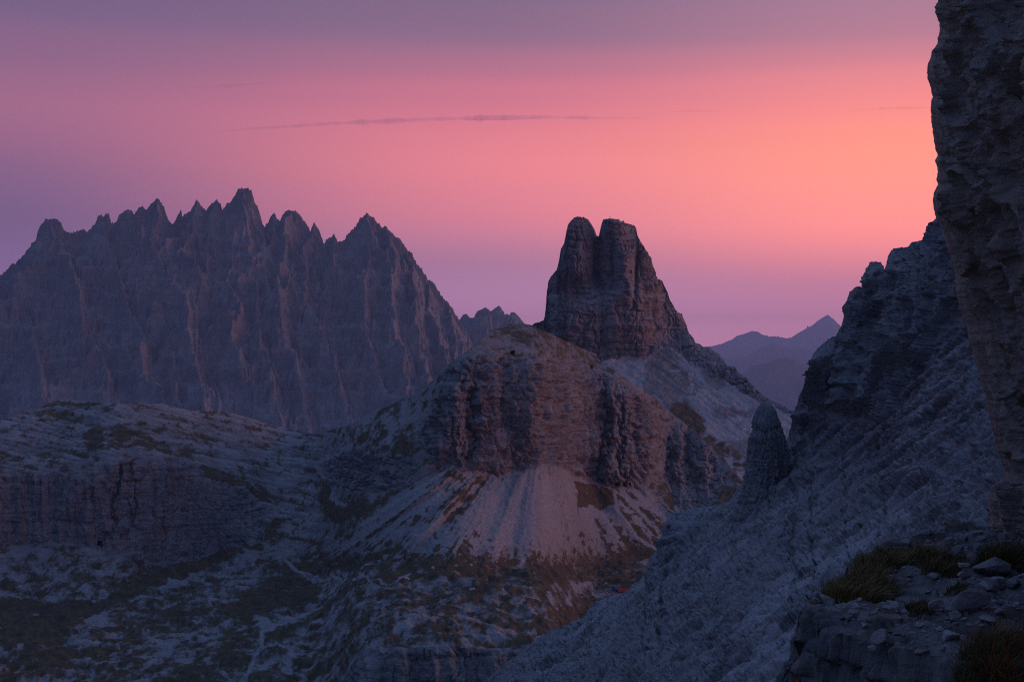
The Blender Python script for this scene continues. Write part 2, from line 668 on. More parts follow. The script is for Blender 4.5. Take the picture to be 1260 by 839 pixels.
far_ridge([(560, 452), (700, 440), (800, 434), (873, 426), (885, 424), (900, 418), (907, 413), (918, 410), (925, 407), (932, 408), (937, 411), (945, 415), (952, 414), (962, 415),
           (968, 416), (974, 415), (985, 408), (1000, 400), (1008, 393), (1019, 387), (1026, 393), (1034, 401), (1050, 415), (1100, 430), (1200, 425), (1300, 440), (1420, 450)],
          28000, 'farthest pale violet ridge rising to a sharp pointed summit', 2400, 1.0)
far_ridge([(560, 470), (800, 455), (895, 440), (920, 438), (930, 431), (942, 426), (952, 423), (962, 426), (970, 429), (985, 428), (1000, 432), (1020, 436), (1100, 445), (1250, 440), (1420, 455)],
          20500, 'middle violet ridge with a low rounded summit below the pointed peak', 2000, 2.0)
far_ridge([(560, 490), (800, 478), (880, 474), (918, 458), (925, 450), (940, 447), (955, 442), (968, 439), (978, 443), (985, 447), (996, 451), (1010, 457), (1060, 470), (1200, 480), (1420, 490)],
          14000, 'nearest dark blue wooded ridge in the gap beside the jagged slope', 1800, 3.0)


# ------------------------------------------------------------------ the jagged massif on the left
CREST = [(-170, 430), (-100, 395), (-40, 362), (0, 339), (15, 325), (20, 323), (25, 317), (35, 307), (40, 297), (44, 296), (46, 285), (50, 277), (55, 270), (62, 269), (70, 270), (75, 274), (80, 283),
         (85, 287), (93, 284), (97, 285), (102, 281), (106, 285), (110, 283), (115, 276), (119, 272), (120, 266), (125, 264), (127, 268), (131, 262), (134, 264), (137, 274), (143, 273), (146, 264),
         (150, 262), (156, 258), (162, 258), (165, 263), (170, 256), (175, 253), (180, 259), (185, 252), (190, 247), (194, 244), (198, 249), (202, 255), (206, 268), (211, 276), (214, 274), (219, 265),
         (223, 258), (224, 266), (232, 262), (236, 257), (240, 248), (243, 245), (247, 252), (253, 259), (260, 250), (267, 245), (271, 250), (274, 258), (279, 250), (285, 247), (290, 238), (294, 231),
         (300, 231), (305, 231), (310, 235), (314, 250), (319, 258), (322, 272), (325, 279), (330, 273), (333, 265), (338, 260), (340, 268), (344, 271), (350, 262), (354, 258), (365, 260), (373, 270),
         (380, 280), (382, 284), (386, 272), (391, 280), (396, 291), (398, 299), (403, 293), (411, 288), (415, 297), (424, 295), (427, 288), (435, 281), (441, 274), (442, 268), (447, 266), (451, 261),
         (455, 266), (461, 268), (464, 274), (471, 279), (475, 277), (480, 285), (487, 290), (493, 295), (500, 305), (507, 312), (512, 322), (518, 330), (525, 340), (527, 343), (533, 346), (540, 358),
         (548, 370), (553, 374), (560, 385), (568, 397), (572, 403), (590, 440), (620, 480), (680, 520)]
SPURS = [  # (px, py, how far the spur has come forward, 0..1)
    [(-60, 372, 0), (-30, 430, .4), (-10, 500, .8)],
    [(20, 323, 0), (28, 380, .3), (50, 450, .7), (60, 520, 1)],
    [(62, 269, 0), (84, 330, .25), (100, 400, .55), (128, 460, .8), (150, 530, 1)],
    [(125, 264, 0), (140, 320, .2), (150, 360, .4), (172, 430, .7), (200, 500, 1)],
    [(156, 258, 0), (172, 300, .15), (186, 340, .3), (196, 400, .5), (214, 450, .75), (222, 520, 1)],
    [(194, 244, 0), (184, 290, .15), (206, 325, .3), (222, 365, .45), (238, 420, .7), (262, 500, 1)],
    [(243, 245, 0), (232, 280, .12), (226, 300, .22), (240, 345, .36), (236, 390, .5), (250, 450, .75), (268, 520, 1)],
    [(267, 245, 0), (256, 290, .14), (252, 330, .25)],
    [(300, 231, 0), (297, 270, .12), (290, 310, .22), (270, 345, .34), (284, 372, .45), (288, 420, .6), (306, 450, .75), (324, 490, .9), (350, 525, 1.05)],
    [(338, 260, 0), (340, 290, .1), (318, 300, .2), (308, 340, .32), (312, 390, .5), (326, 440, .7), (336, 480, .9)],
    [(358, 258, 0), (352, 300, .18), (338, 345, .36), (352, 400, .55), (368, 450, .75), (385, 520, 1)],
    [(386, 272, 0), (378, 320, .2), (372, 350, .3), (392, 400, .5), (410, 440, .7), (428, 480, .85), (440, 530, 1)],
    [(411, 288, 0), (414, 330, .2), (424, 370, .35), (438, 420, .6)],
    [(451, 261, 0), (454, 300, .14), (446, 340, .3), (452, 390, .5), (462, 440, .7), (470, 520, 1)],
    [(475, 277, 0), (480, 330, .25), (478, 370, .4), (488, 420, .6), (500, 500, 1)],
    [(500, 305, 0), (508, 350, .25), (512, 400, .5), (522, 450, .75), (535, 520, 1)],
    [(527, 343, 0), (536, 400, .4), (548, 440, .65), (565, 500, 1)],
    [(553, 374, 0), (566, 430, .4), (585, 480, .8)],
]


def massif():
    Y0, DF = 4200.0, 600.0
    x = np.arange(-2060, 160, 1.7)
    y = np.concatenate([np.arange(3440, 4170, 3.0), np.arange(4170, 4235, 1.5), np.arange(4235, 4420, 8)])
    X, Yg = np.meshgrid(x, y)
    wx = X + 30 * fbm(X / 170, Yg / 170, 0.7, 3) + 4 * fbm(X / 24, Yg / 24, 2.7, 3)
    wy = Yg + 22 * fbm(X / 130, Yg / 130, 5.2, 3) + 3 * fbm(X / 26, Yg / 26, 9.1, 2)
    nearcrest = np.exp(-((Yg - Y0) / 26.0) ** 2)
    wx = wx + (X - wx) * nearcrest
    wy = wy + (Yg - wy) * nearcrest
    H = np.full(X.shape, -400.0)
    cp = pt(np.array([c[0] for c in CREST]), np.array([c[1] for c in CREST]), Y0)
    zc = np.interp(wx, cp[:, 0], cp[:, 2])
    d = np.abs(wy - Y0)
    jit = 5.0 * (ridged(X / 9.0, Yg / 40, 7.7, 2) - 0.8) + 2.5 * pn(X / 4.0, Yg / 12, 1.3)
    H = np.maximum(H, zc + jit - (3.0 * d + 30 * (1 - np.exp(-d / 10.0))))
    floor = -150 - 0.2 * (Y0 - Yg) - 0.0 * X
    H = np.maximum(H, floor)
    rg = random.Random(5)
    for sp in SPURS:
        a = np.array(sp, float)
        S = np.stack([pt(p[0], p[1], Y0 - DF * p[2]) for p in a])
        S[0, 2] -= 9
        segs = [(p, q, 1.55) for p, q in zip(S[:-1], S[1:])]
        for p, q in zip(S[:-1], S[1:]):
            for _ in range(1):
                b0 = p + (q - p) * rg.uniform(0.1, 1.0)
                sd = rg.choice((-1, 1))
                ln = rg.uniform(70, 210)
                vx, vy = sd * rg.uniform(0.5, 1.0), -rg.uniform(0.5, 1.0)
                k = ln / math.hypot(vx, vy)
                segs.append((b0, b0 + np.array([vx * k, vy * k, -ln * rg.uniform(0.9, 1.3)]), 1.7))
        for (p, q, lat) in segs:
            v = q - p
            L2 = v[0] ** 2 + v[1] ** 2 + 1e-6
            t = np.clip(((wx - p[0]) * v[0] + (wy - p[1]) * v[1]) / L2, 0, 1)
            dd = np.hypot(wx - p[0] - t * v[0], wy - p[1] - t * v[1])
            h = p[2] + t * v[2] - (lat * dd + 12 * (1 - np.exp(-dd / 9.0)))
            H = np.maximum(H, h)
    amp = np.clip(d / 70.0, 0.0, 1.0)
    sk = wx + 0.5 * (wy - Y0) * np.sign(pn(wx / 260, 0.3, 0.8))
    rgd = ridged(sk / 95, wy / 230, 0.4, 6, 0.5)
    H += amp * 24 * (rgd - 0.75)
    H += amp * 6 * fbm(X / 14, Yg / 18, 1.0, 4, 0.6)
    for k, (a, b) in enumerate(((0.55, 31.0), (-0.5, 27.0))):
        q = X + a * (Yg - Y0) + 5 * fbm(X / 25, Yg / 25, k + 3.0, 2)
        H += amp * 7.5 * (ridged(q / b, Yg / 95, 4.0 + k, 3, 0.6) - 0.7)
    for w, h, m, sd in ((44, 110, 15, 81), (19, 42, 8, 82), (8, 15, 3.5, 83)):
        H = H + amp * m * blocks(X + 0.25 * (Yg - Y0) + 10 * fbm(X / 60, Yg / 60, 2.0 + sd, 2), H + 14 * fbm(X / 80, Yg / 80, sd, 2), w, h, sd)
    q = H / 26.0 + 0.4 * fbm(X / 60, Yg / 60, 6.0, 2)
    H += amp * 5.0 * np.clip(pn(q, X / 90, 0.2) * 3, -1, 1)
    P = np.stack([X, Yg, H], -1)
    g = np.zeros_like(X)
    sc = sstep(0.2, 0.75, fbm(X / 60, Yg / 60, 8.0, 3) + 0.9 * sstep(40, -100, H)) * 0.35
    return mesh_obj('mountain', P, grid_faces(*X.shape), ROCK_MASSIF, attrs=rgba(g, sc, np.ones_like(g)))


tag(massif(), 'broad jagged rock massif with a row of pinnacles, hazy violet grey', 'mountain', kind='structure')


def back_peak():
    Y0 = 5400.0
    prof = [(480, 450), (545, 420), (566, 393), (570, 387), (574, 386), (578, 391), (583, 391), (587, 383), (592, 381), (597, 378), (600, 380), (604, 383), (608, 380), (612, 377), (614, 376),
            (617, 379), (621, 387), (624, 386), (627, 388), (629, 384), (633, 384), (638, 389), (643, 395), (648, 402), (700, 440), (760, 470)]
    x = np.arange(-520, 420, 2.2)
    y = np.concatenate([np.arange(5080, 5380, 4), np.arange(5380, 5420, 2), np.arange(5420, 5560, 10)])
    X, Yg = np.meshgrid(x, y)
    d = np.abs(Yg - Y0)
    amp = np.clip(d / 40, 0, 1)
    wx = X + amp * (16 * fbm(X / 70, Yg / 70, 3.7, 3))
    cp = pt(np.array([c[0] for c in prof]), np.array([c[1] for c in prof]), Y0)
    H = np.interp(wx, cp[:, 0], cp[:, 2]) - (0.9 * d + 20 * (1 - np.exp(-d / 9)))
    H += amp * 60 * (ridged(wx / 70, Yg / 190, 6.4, 5, 0.55) - 0.75)
    return mesh_obj('mountain', np.stack([X, Yg, H], -1), grid_faces(*X.shape), ROCK_MASSIF, attrs=rgba(0 * X, 0 * X, 0 * X + 1))


tag(back_peak(), 'small toothed peak peeping out behind the domed hill', 'mountain', kind='structure')

# ------------------------------------------------------------------ the twin-topped rock tower
K_TOP = [(560, 520), (600, 470), (640, 412), (652, 402), (657, 398), (664, 396), (669, 394), (670.5, 383), (672.5, 372), (672.8, 358), (674.5, 346), (678, 340), (685, 332), (688, 320), (690, 307), (694, 300), (697, 285), (699, 276),
         (702, 272), (706, 268), (711, 266), (718, 267), (724, 270), (728, 277), (732, 283), (734, 290), (736.5, 291), (738, 285), (740.5, 275), (742, 270), (748, 269), (762, 270), (764, 273), (767, 271),
         (769, 274), (775, 276), (780, 276.5), (783, 280), (784.5, 289), (786, 293), (788, 298), (793, 304), (797, 310), (801, 318), (804, 330), (807, 338), (810, 343), (815, 346), (818, 353),
         (822, 362), (825, 370), (830, 378), (834, 384), (839, 386), (842, 393), (845, 400), (848, 410), (854, 417), (855, 421), (862, 424), (866, 427), (873, 428), (880, 433), (885, 435),
         (893, 447), (895, 450), (904, 451), (908, 458), (918, 464), (923, 471), (930, 478), (940, 487), (950, 493), (965, 500), (978, 507), (1010, 530), (1060, 560)]
K_CLIFF = [(640, 420), (652, 402), (668, 300), (690, 220), (860, 220), (860, 400), (900, 440), (930, 470), (930, 486), (900, 474), (862, 452), (836, 434), (822, 424), (805, 428), (795, 440), (770, 436), (745, 446), (700, 436)]
k_depth = depth_by_slope(560, 1060, 640, 240, lambda xs: 1010 + 0.06 * (xs - 700), [(K_CLIFF, 6.0), ([(836, 434), (862, 452), (930, 486), (1000, 525), (1000, 480), (900, 420), (840, 380)], 1.1),
                        ([(672, 400), (700, 352), (800, 352), (830, 378), (842, 398), (830, 392), (790, 372), (700, 372)], 1.2)], 0.62, blur=(2, 2), hblur=3)


def k_shape(px, py, P, n):
    r = (rib(px, py, [(711, 262), (708, 345)], 26, 26, 17, 20) + rib(px, py, [(756, 262), (764, 300), (772, 368)], 24, 18, 16)
         - rib(px, py, [(735, 262), (733, 350)], 20, 5, 5) + rib(px, py, [(793, 300), (804, 368)], 9, 7, 10)
         - rib(px, py, [(783, 318), (780, 372)], 12, 2.5, 3) - rib(px, py, [(753, 285), (753, 350)], 5, 3, 3)
         + rib(px, py, [(700, 365), (705, 420)], 11, 50, 40, 24) + rib(px, py, [(772, 368), (790, 420)], 13, 40, 22, 26)
         + rib(px, py, [(836, 385), (850, 440)], 10, 12, 12) - rib(px, py, [(738, 350), (742, 440)], 8, 8, 8))
    right = 62 * sstep(772, 850, px) * sstep(460, 400, py) * sstep(300, 330, py + 0 * px)
    left = 30 * sstep(690, 668, px) * sstep(440, 400, py)
    jx, jy = px + 5 * fbm(px / 14, py / 14, 2.0, 3), py + 5 * fbm(px / 14, py / 14, 6.0, 3)
    cl = boxblur(poly_mask(jx, jy, K_CLIFF).astype(float), 1, 1)
    rdg = poly_mask(jx, jy, [(836, 434), (862, 454), (930, 489), (985, 515), (1000, 480), (900, 420), (840, 380)]).astype(float)
    rock = np.maximum(cl, rdg)
    D = P.copy()
    # relief along the line of sight (buttresses)
    dirv = P / np.linalg.norm(P, axis=-1, keepdims=True)
    shift = (-r + right + left) * np.clip(cl + 0.6 * rdg, 0, 1)
    disp = dirv * shift[..., None]
    c = cliff_relief(P, 0.7, 2.2, 3.0)
    hn = n.copy()
    hn[..., 2] *= 0.3
    disp += hn * (c * np.clip(cl + 0.8 * rdg, 0, 1) * 0.8)[..., None]
    tal = 1 - rock
    x, y, z = P[..., 0], P[..., 1], P[..., 2]
    # rubble on the talus, lines running straight down the fall
    fall = (px - 700) * 0.0 + (px * 0.72 - py)            # lines parallel to the slope's edge
    disp[..., 2] += tal * (1.3 * fbm(x / 9, y / 9, z / 9, 4, 0.65) + 1.4 * fbm(fall / 9, py / 90, 2.0, 3))
    nn = fbm(x / 30, y / 40, z / 22, 4, 0.6)
    br = sstep(0.05, 0.35, nn + 0.9 * poly_mask(jx, jy, [(800, 430), (828, 430), (850, 470), (830, 500), (790, 480)]) + 0.5 * rdg * sstep(450, 490, py) - 0.15)
    band = line_dist(jx, jy, [(838, 508), (870, 540), (925, 590), (950, 620)])
    gr = tal * np.maximum(sstep(22, 8, band) * sstep(-0.15, 0.15, nn + 0.1), 0.35 * br)
    scree = tal * sstep(-0.5, 0.05, fbm(fall / 14, py / 120, 5.0, 3) + 0.5 * fbm(x / 8, y / 8, z / 8, 3) - 0.3 * br + 0.35)
    led = cl * sstep(0.1, 0.4, fbm(x / 20, y / 20, z / 4, 3)) * sstep(345, 362, py) * sstep(385, 366, py) * 0.8
    return disp, rgba(np.clip(gr, 0, 1), np.clip(scree * (1 - gr) * 0.95 + led, 0, 1), np.ones_like(gr))


k_obj, KP, KPX, KPY = sheet('mountain', 560, 1060, 0.62, K_TOP, 640, 560, k_depth, k_shape, ROCK_TOWER, (14, 160, 1.6), jag=0.9, jag_px=3.5, ret=True)
tag(k_obj, 'steep rock tower with two flat summits above a long talus slope', 'mountain', kind='structure')

# ------------------------------------------------------------------ the valley: plateau hill, domed hill and meadow floor
B_TOP = [(-140, 575), (-60, 545), (0, 518), (25, 508), (45, 500), (60, 495), (75, 491), (100, 493), (140, 496), (170, 497), (200, 497), (215, 501), (240, 506), (265, 506), (290, 509), (310, 515), (335, 522), (360, 528), (378, 533),
         (392, 534), (405, 530), (425, 524), (445, 515), (470, 503), (495, 491), (515, 480), (530, 470), (545, 460), (552, 448), (562, 440), (575, 432), (588, 420), (600, 411), (612, 404), (628, 399), (640, 397.5), (655, 400), (662, 405),
         (680, 412), (700, 421), (720, 430), (735, 436), (738, 445), (756, 456), (775, 469), (790, 479), (805, 489), (820, 503), (835, 514), (850, 528), (870, 544), (890, 562), (905, 582), (920, 602), (940, 628), (990, 670)]
LEFT_CLIFF = [(-150, 585), (-10, 590), (40, 580), (90, 585), (130, 572), (180, 562), (230, 568), (262, 590), (300, 600), (325, 632), (322, 668), (280, 676), (240, 690), (200, 694), (160, 688), (110, 672), (60, 668), (0, 672), (-150, 680)]
MID_CLIFF = [(512, 545), (528, 500), (545, 465), (560, 445), (600, 436), (650, 440), (700, 442), (745, 456), (786, 480), (806, 500), (815, 530), (812, 570), (795, 602), (755, 598), (718, 588), (696, 576), (676, 572), (656, 574), (628, 582),
             (600, 584), (572, 580), (548, 570), (530, 562)]
SUB_CLIFF = [(402, 566), (430, 556), (470, 560), (505, 556), (520, 570), (500, 594), (460, 606), (425, 606), (402, 590)]
BUTT = [(822, 522), (846, 520), (866, 530), (878, 560), (888, 596), (876, 622), (850, 630), (828, 612), (818, 572)]
LOW_CLIFF = [(405, 900), (425, 830), (445, 806), (480, 796), (520, 792), (560, 794), (600, 797), (640, 800), (690, 800), (700, 900)]
FAN = [(340, 712), (420, 660), (470, 625), (510, 590), (548, 570), (600, 584), (628, 580), (656, 572), (676, 570), (696, 574), (718, 588), (755, 600), (795, 604), (822, 625), (850, 640), (845, 676), (790, 690), (700, 692), (560, 706), (470, 690), (400, 706)]
b_depth = depth_by_slope(-140, 990, 900, 380, lambda xs: 545 + 0.03 * np.abs(xs - 300), [
    ([(-200, 742), (100, 735), (250, 702), (380, 706), (470, 692), (560, 708), (700, 692), (990, 690), (990, 900), (-200, 900)], 0.055),
    ([(-200, 672), (0, 672), (110, 672), (200, 694), (160, 735), (0, 745), (-200, 745)], 0.5),
    ([(-200, 400), (300, 400), (420, 520), (420, 600), (330, 640), (300, 600), (200, 560), (-200, 600)], 0.36),
    (FAN, 0.66), (LEFT_CLIFF, 3.2), (MID_CLIFF, 3.4), (SUB_CLIFF, 1.3), (BUTT, 2.2), (LOW_CLIFF, 2.6),
    ([(402, 540), (540, 440), (560, 400), (520, 380), (380, 520)], 0.55),
    ([(800, 490), (840, 500), (990, 620), (990, 690), (880, 690), (850, 640), (822, 560)], 0.75),
], 0.42, blur=(3, 2), hblur=11)

PATHS = [([(300, 839), (322, 800), (322, 780), (340, 770), (395, 748)], 2.2), ([(378, 710), (350, 690), (360, 700), (400, 712), (430, 712)], 1.1), ([(386, 572), (400, 566), (420, 556), (436, 548)], 2.0),
         ([(386, 572), (402, 590), (412, 600), (408, 612), (424, 626)], 2.4), ([(700, 572), (722, 587), (756, 604), (775, 615), (795, 625), (822, 637)], 1.1), ([(440, 712), (480, 720), (520, 700)], 1.0),
         ([(756, 604), (762, 640), (790, 665), (806, 675)], 1.6)]
GRASS_POLYS = [([(560, 560), (590, 586), (622, 584), (560, 625), (470, 690), (440, 700), (530, 610)], 0.55), ([(706, 592), (756, 600), (770, 612), (752, 620), (742, 626), (710, 622)], 1.6),
               ([(100, 535), (120, 520), (170, 530), (230, 555), (240, 572), (180, 552), (110, 556)], 0.7), ([(250, 572), (330, 600), (330, 620), (280, 606), (240, 592)], 0.8),
               ([(320, 640), (345, 640), (330, 672), (250, 700), (140, 745), (120, 738), (220, 690)], 0.9), ([(60, 494), (200, 498), (190, 504), (70, 502)], 0.5),
               ([(400, 585), (424, 620), (470, 612), (500, 600), (440, 640), (400, 640), (385, 600)], 0.6), ([(0, 745), (140, 740), (60, 800), (0, 800)], 0.8),
               ([(340, 712), (400, 718), (380, 745), (300, 760), (290, 740)], 0.75), ([(480, 690), (560, 708), (700, 694), (790, 692), (770, 720), (600, 712), (470, 718), (420, 710)], 0.5),
               ([(800, 620), (840, 650), (800, 690), (760, 690), (770, 660)], 0.55), ([(850, 590), (905, 600), (900, 640), (870, 635)], 0.8), ([(598, 412), (660, 402), (740, 440), (800, 486), (840, 520), (760, 476), (690, 436), (640, 425)], 0.18),
               ([(640, 770), (700, 740), (760, 730), (700, 790), (640, 796)], 0.6), ([(404, 568), (520, 540), (522, 556), (440, 566)], 0.5)]
RIBS = [([(548, 468), (545, 560)], 10, 14, 9), ([(566, 470), (560, 565)], 9, 10, 9), ([(604, 440), (610, 580)], 13, 22, 16), ([(654, 445), (650, 545)], 16, 18, 12), ([(632, 450), (632, 560)], 8, 10, 8),
        ([(694, 450), (704, 560)], 12, 14, 10), ([(725, 455), (728, 585)], 16, 16, 9), ([(752, 470), (754, 595)], 15, 14, 6), ([(776, 480), (782, 596)], 22, 20, 10), ([(800, 500), (797, 596)], 12, 7, 8),
        ([(834, 525), (838, 620)], 16, 8, 8), ([(864, 532), (872, 612)], 14, 10, 7), ([(884, 560), (902, 610)], 8, 8, 6)]
GULLIES = [([(580, 470), (578, 565)], 10, 5, 4), ([(674, 470), (674, 560)], 14, 10, 10), ([(742, 470), (741, 590)], 7, 2.5, 2.5), ([(766, 480), (764, 595)], 9, 2.5, 2.5), ([(686, 455), (688, 520)], 9, 5, 4),
           ([(816, 530), (818, 600)], 14, 6, 6), ([(850, 535), (854, 620)], 12, 5, 5), ([(322, 560), (345, 600), (330, 670)], 14, 9, 9), ([(150, 570), (132, 665)], 10, 5, 4), ([(170, 560), (158, 665)], 7, 3, 3)]
CAVES = [(758.5, 596, 3.0, 2.2), (768.2, 596, 2.6, 2.6), (741, 591.5, 1.6, 2.2), (724.5, 583, 1.6, 2.4), (776, 595.5, 1.4, 1.6), (630.5, 434, 2.4, 2.4), (726, 452, 2.6, 2.4), (122, 668, 3, 3), (446, 560, 0.1, 0.1)]


def b_shape(px, py, P, n):
    x, y, z = P[..., 0], P[..., 1], P[..., 2]
    jx, jy = px + 6 * fbm(px / 16, py / 16, 2.5, 3), py + 5 * fbm(px / 16, py / 16, 7.0, 3)
    cl = np.zeros_like(px)
    for poly, k in ((LEFT_CLIFF, 1), (MID_CLIFF, 1), (SUB_CLIFF, 0.7), (BUTT, 0.9), (LOW_CLIFF, 1)):
        cl = np.maximum(cl, k * poly_mask(jx, jy, poly))
    cl = boxblur(boxblur(cl, 2, 0), 2, 1)
    fan = boxblur(boxblur(poly_mask(jx, jy, FAN).astype(float), 3, 0), 3, 1) * (1 - cl)
    flat = np.clip(1 - cl - fan, 0, 1)
    r = np.zeros_like(px)
    kx = px + 9 * fbm(px / 18, py / 30, 3.3, 4, 0.6)
    for pts, a, wl, wr in RIBS:
        r += 0.6 * rib(kx, py, pts, a, wl, wr)
    for pts, a, wl, wr in GULLIES:
        r -= 0.55 * rib(kx, py, pts, a, wl, wr)
    east = 40 * sstep(793, 828, px) * sstep(470, 500, py) * sstep(640, 590, py)
    dirv = P / np.linalg.norm(P, axis=-1, keepdims=True)
    sh = -r * np.clip(cl * 1.2, 0, 1) + east
    for cx, cy, w, h in CAVES:
        sh = sh + 9.0 * (np.maximum(np.abs(px - cx) / w, np.abs(py - cy) / h) < 1)
    sh = sh - rib(px, py, [(750, 440), (742, 690)], 30, 78, 45, 50)
    disp = dirv * sh[..., None]
    hn = n.copy()
    hn[..., 2] *= 0.3
    wall = boxblur(boxblur(np.maximum(poly_mask(jx, jy, LEFT_CLIFF), poly_mask(jx, jy, LOW_CLIFF)).astype(float), 3, 0), 3, 1)
    flute = 5.0 * (ridged((x + 0.3 * y) / 15, z / 140, 3.0, 4, 0.55) - 0.8) + 1.2 * fbm(x / 3, y / 3, z / 20, 3)
    disp += hn * (cl * (cliff_relief(P, 0.62, 1.2, 0.0) * (1 - 0.62 * wall) + flute * wall * 0.8))[..., None]
    # fans: long smooth runnels that radiate from the gullies
    ax = (px - 668) / np.maximum(py - 505, 20) * 60
    run = fbm(ax / 7, py / 150, 3.0, 3)
    lob = fbm(ax / 17, 0.3, 6.6, 2)
    disp += dirv * (fan * -9.0 * lob)[..., None]
    disp[..., 2] += fan * (0.9 * run + 0.7 * fbm(x / 6, y / 6, z / 6, 3, 0.6))
    calm = 1 - 0.75 * sstep(470, 430, py) * sstep(560, 600, px)
    lh0 = sstep(440, 380, px) * sstep(700, 660, py)
    disp[..., 2] += flat * calm * (1 - 0.55 * lh0) * (0.45 * ground_relief(P, 0.75, 1.0) + 0.5 * fbm(x / 3, y / 3, z / 3, 3, 0.65))
    tilt = (px * 0.22 - py)                            # beds that dip to the right across the left hill
    lh = flat * sstep(440, 380, px) * sstep(700, 660, py)
    bed = pn(tilt / 4.0, px / 160, 2.0) + 0.6 * pn(tilt / 1.9, px / 90, 5.0)
    disp[..., 2] += lh * (1.0 + 0.8 * fbm(px / 50, py / 20, 3.0, 2)) * np.sign(bed) * np.sqrt(np.abs(bed))
    # ------ cover
    gn = 0.45 * fbm(x / 30, y / 40, z / 14, 3, 0.6) + 0.75 * fbm(x / 8, y / 11, z / 6, 4, 0.65)
    bias = np.full_like(px, -0.02)
    bias += 0.20 * sstep(700, 740, py)
    bias -= 1.6 * cl + 0.75 * fan
    bias -= 0.22 * lh
    for poly, k in GRASS_POLYS:
        bias += k * boxblur(poly_mask(jx, jy, poly).astype(float), 3, 1) * (1 - 0.7 * cl)
    bias += 0.35 * lh * sstep(0.0, 0.4, -bed)
    streak = fbm(ax / 4.5, py / 110, 9.0, 3) + 0.5 * fbm(x / 7, y / 7, z / 5, 3)
    bias += fan * (1.05 * sstep(0.0, 0.4, streak) * (0.35 + 0.65 * sstep(20, 80, np.abs(px - 645))) + 0.45 * sstep(655, 700, py) + 0.35 * sstep(700, 760, px) * sstep(-0.1, 0.4, streak))
    toe = sstep(-0.05, 0.4, (694 - py) / 55 + 0.9 * streak + 0.5 * gn)
    bias += fan * 0.9 * (1 - toe)
    g = sstep(-0.16, 0.34, gn + bias + 0.35 * fbm(x / 2.2, y / 3, z / 2, 3, 0.7))
    scree = np.clip(fan * (0.25 + 0.75 * toe) * (0.75 + 0.5 * run) * (0.35 + 0.65 * sstep(560, 605, py)), 0, 1)
    pave = flat * sstep(-0.05, 0.4, -gn - 0.5 * bias) * 0.75 * sstep(640, 720, py)
    scree = np.maximum(scree, pave)
    scree = np.maximum(scree, 0.7 * lh * sstep(-0.1, 0.3, bed + 0.9 * fbm(x / 18, y / 18, z / 9, 3, 0.6)))
    scree = np.maximum(scree, 0.75 * flat * poly_mask(jx, jy, [(402, 535), (470, 500), (545, 455), (530, 520), (470, 560), (420, 556)]))
    for pts, w in PATHS:
        d = line_dist(px + 0.8 * pn(px / 6, py / 6, 1.0), py, pts)
        k = sstep(w * 1.7, w * 0.7, d)
        g = g * (1 - k)
        scree = np.maximum(scree, k * 0.95)
    return disp, rgba(np.clip(g, 0, 1), np.clip(scree, 0, 1), np.ones_like(g))


def b_split(px, py):
    jx, jy = px + 6 * fbm(px / 16, py / 16, 2.5, 3), py + 5 * fbm(px / 16, py / 16, 7.0, 3)
    k = np.full(px.shape, 2, int)
    k[poly_mask(jx, jy, [(-300, 300), (392, 300), (392, 560), (372, 600), (345, 655), (280, 690), (200, 700), (150, 695), (0, 690), (-300, 690)])] = 0
    k[poly_mask(jx, jy, [(392, 300), (1100, 300), (1100, 690), (800, 690), (700, 694), (560, 708), (470, 692), (400, 690), (372, 600), (392, 560)])] = 1
    return k


b_objs, BP, BPX, BPY = sheet(['plateau_hill', 'domed_hill', 'valley_ground'], -140, 990, 0.85, B_TOP, 900, 640, b_depth, b_shape, ROCK_MID, (12, 260, 0.45), jag=0.7, jag_px=9, bias=1.0, split=b_split, ret=True)
tag(b_objs[0], 'low plateau hill of pale tilted beds above a dark sheer wall', 'hill', kind='structure')
tag(b_objs[1], 'round topped hill with a banded cliff and pale scree fans', 'hill', kind='structure')
tag(b_objs[2], 'valley floor of brown grass and grey limestone pavement', 'ground', kind='structure')

# ------------------------------------------------------------------ the dark slope and jagged ridge on the right
R_TOP = [(560, 880), (590, 850), (622, 815), (647, 799), (660, 781), (700, 768), (721, 757), (727, 742), (771, 726), (793, 708), (796, 693), (811, 668), (817, 646), (823, 631), (857, 626), (871, 622), (898, 616), (906, 600),
         (916, 592), (940, 575), (962, 552), (968, 540), (972, 534), (975, 522), (977, 510), (978, 502), (981, 490), (989, 478), (996, 468), (998, 450), (1001, 438), (1004, 432), (1010, 424), (1018, 417), (1028, 412), (1034, 400),
         (1037, 390), (1038.5, 378), (1043, 371), (1046, 360), (1053, 353), (1060, 352), (1062, 342), (1066, 330), (1073, 322), (1085, 323), (1087, 327), (1088.5, 334), (1091, 322), (1095, 311), (1100, 306),
         (1115, 303), (1121, 298), (1128, 296), (1137, 295), (1139, 281), (1142, 276), (1146, 273), (1150, 268), (1160, 262), (1180, 250), (1230, 225), (1300, 200), (1420, 160)]
R_CLIFF = [(960, 545), (985, 536), (1010, 520), (1045, 508), (1068, 520), (1095, 506), (1118, 476), (1150, 440), (1172, 400), (1190, 370), (1300, 330), (1420, 300), (1420, 100), (1150, 200), (1050, 300), (960, 420)]
r_depth = tps([(560, 900, 420), (640, 839, 400), (700, 768, 440), (795, 700, 480), (823, 632, 500), (900, 616, 500), (960, 555, 480), (975, 530, 476), (1000, 440, 440), (1060, 340, 410), (1150, 280, 350), (1300, 200, 300),
               (1050, 500, 400), (1150, 430, 318), (1240, 400, 270), (1100, 600, 300), (1200, 560, 225), (1200, 660, 175), (1000, 700, 280), (900, 760, 300), (800, 839, 300), (950, 839, 200), (1100, 760, 170), (1100, 900, 120), (800, 920, 260), (1260, 700, 140), (1420, 500, 190), (1420, 900, 90)])


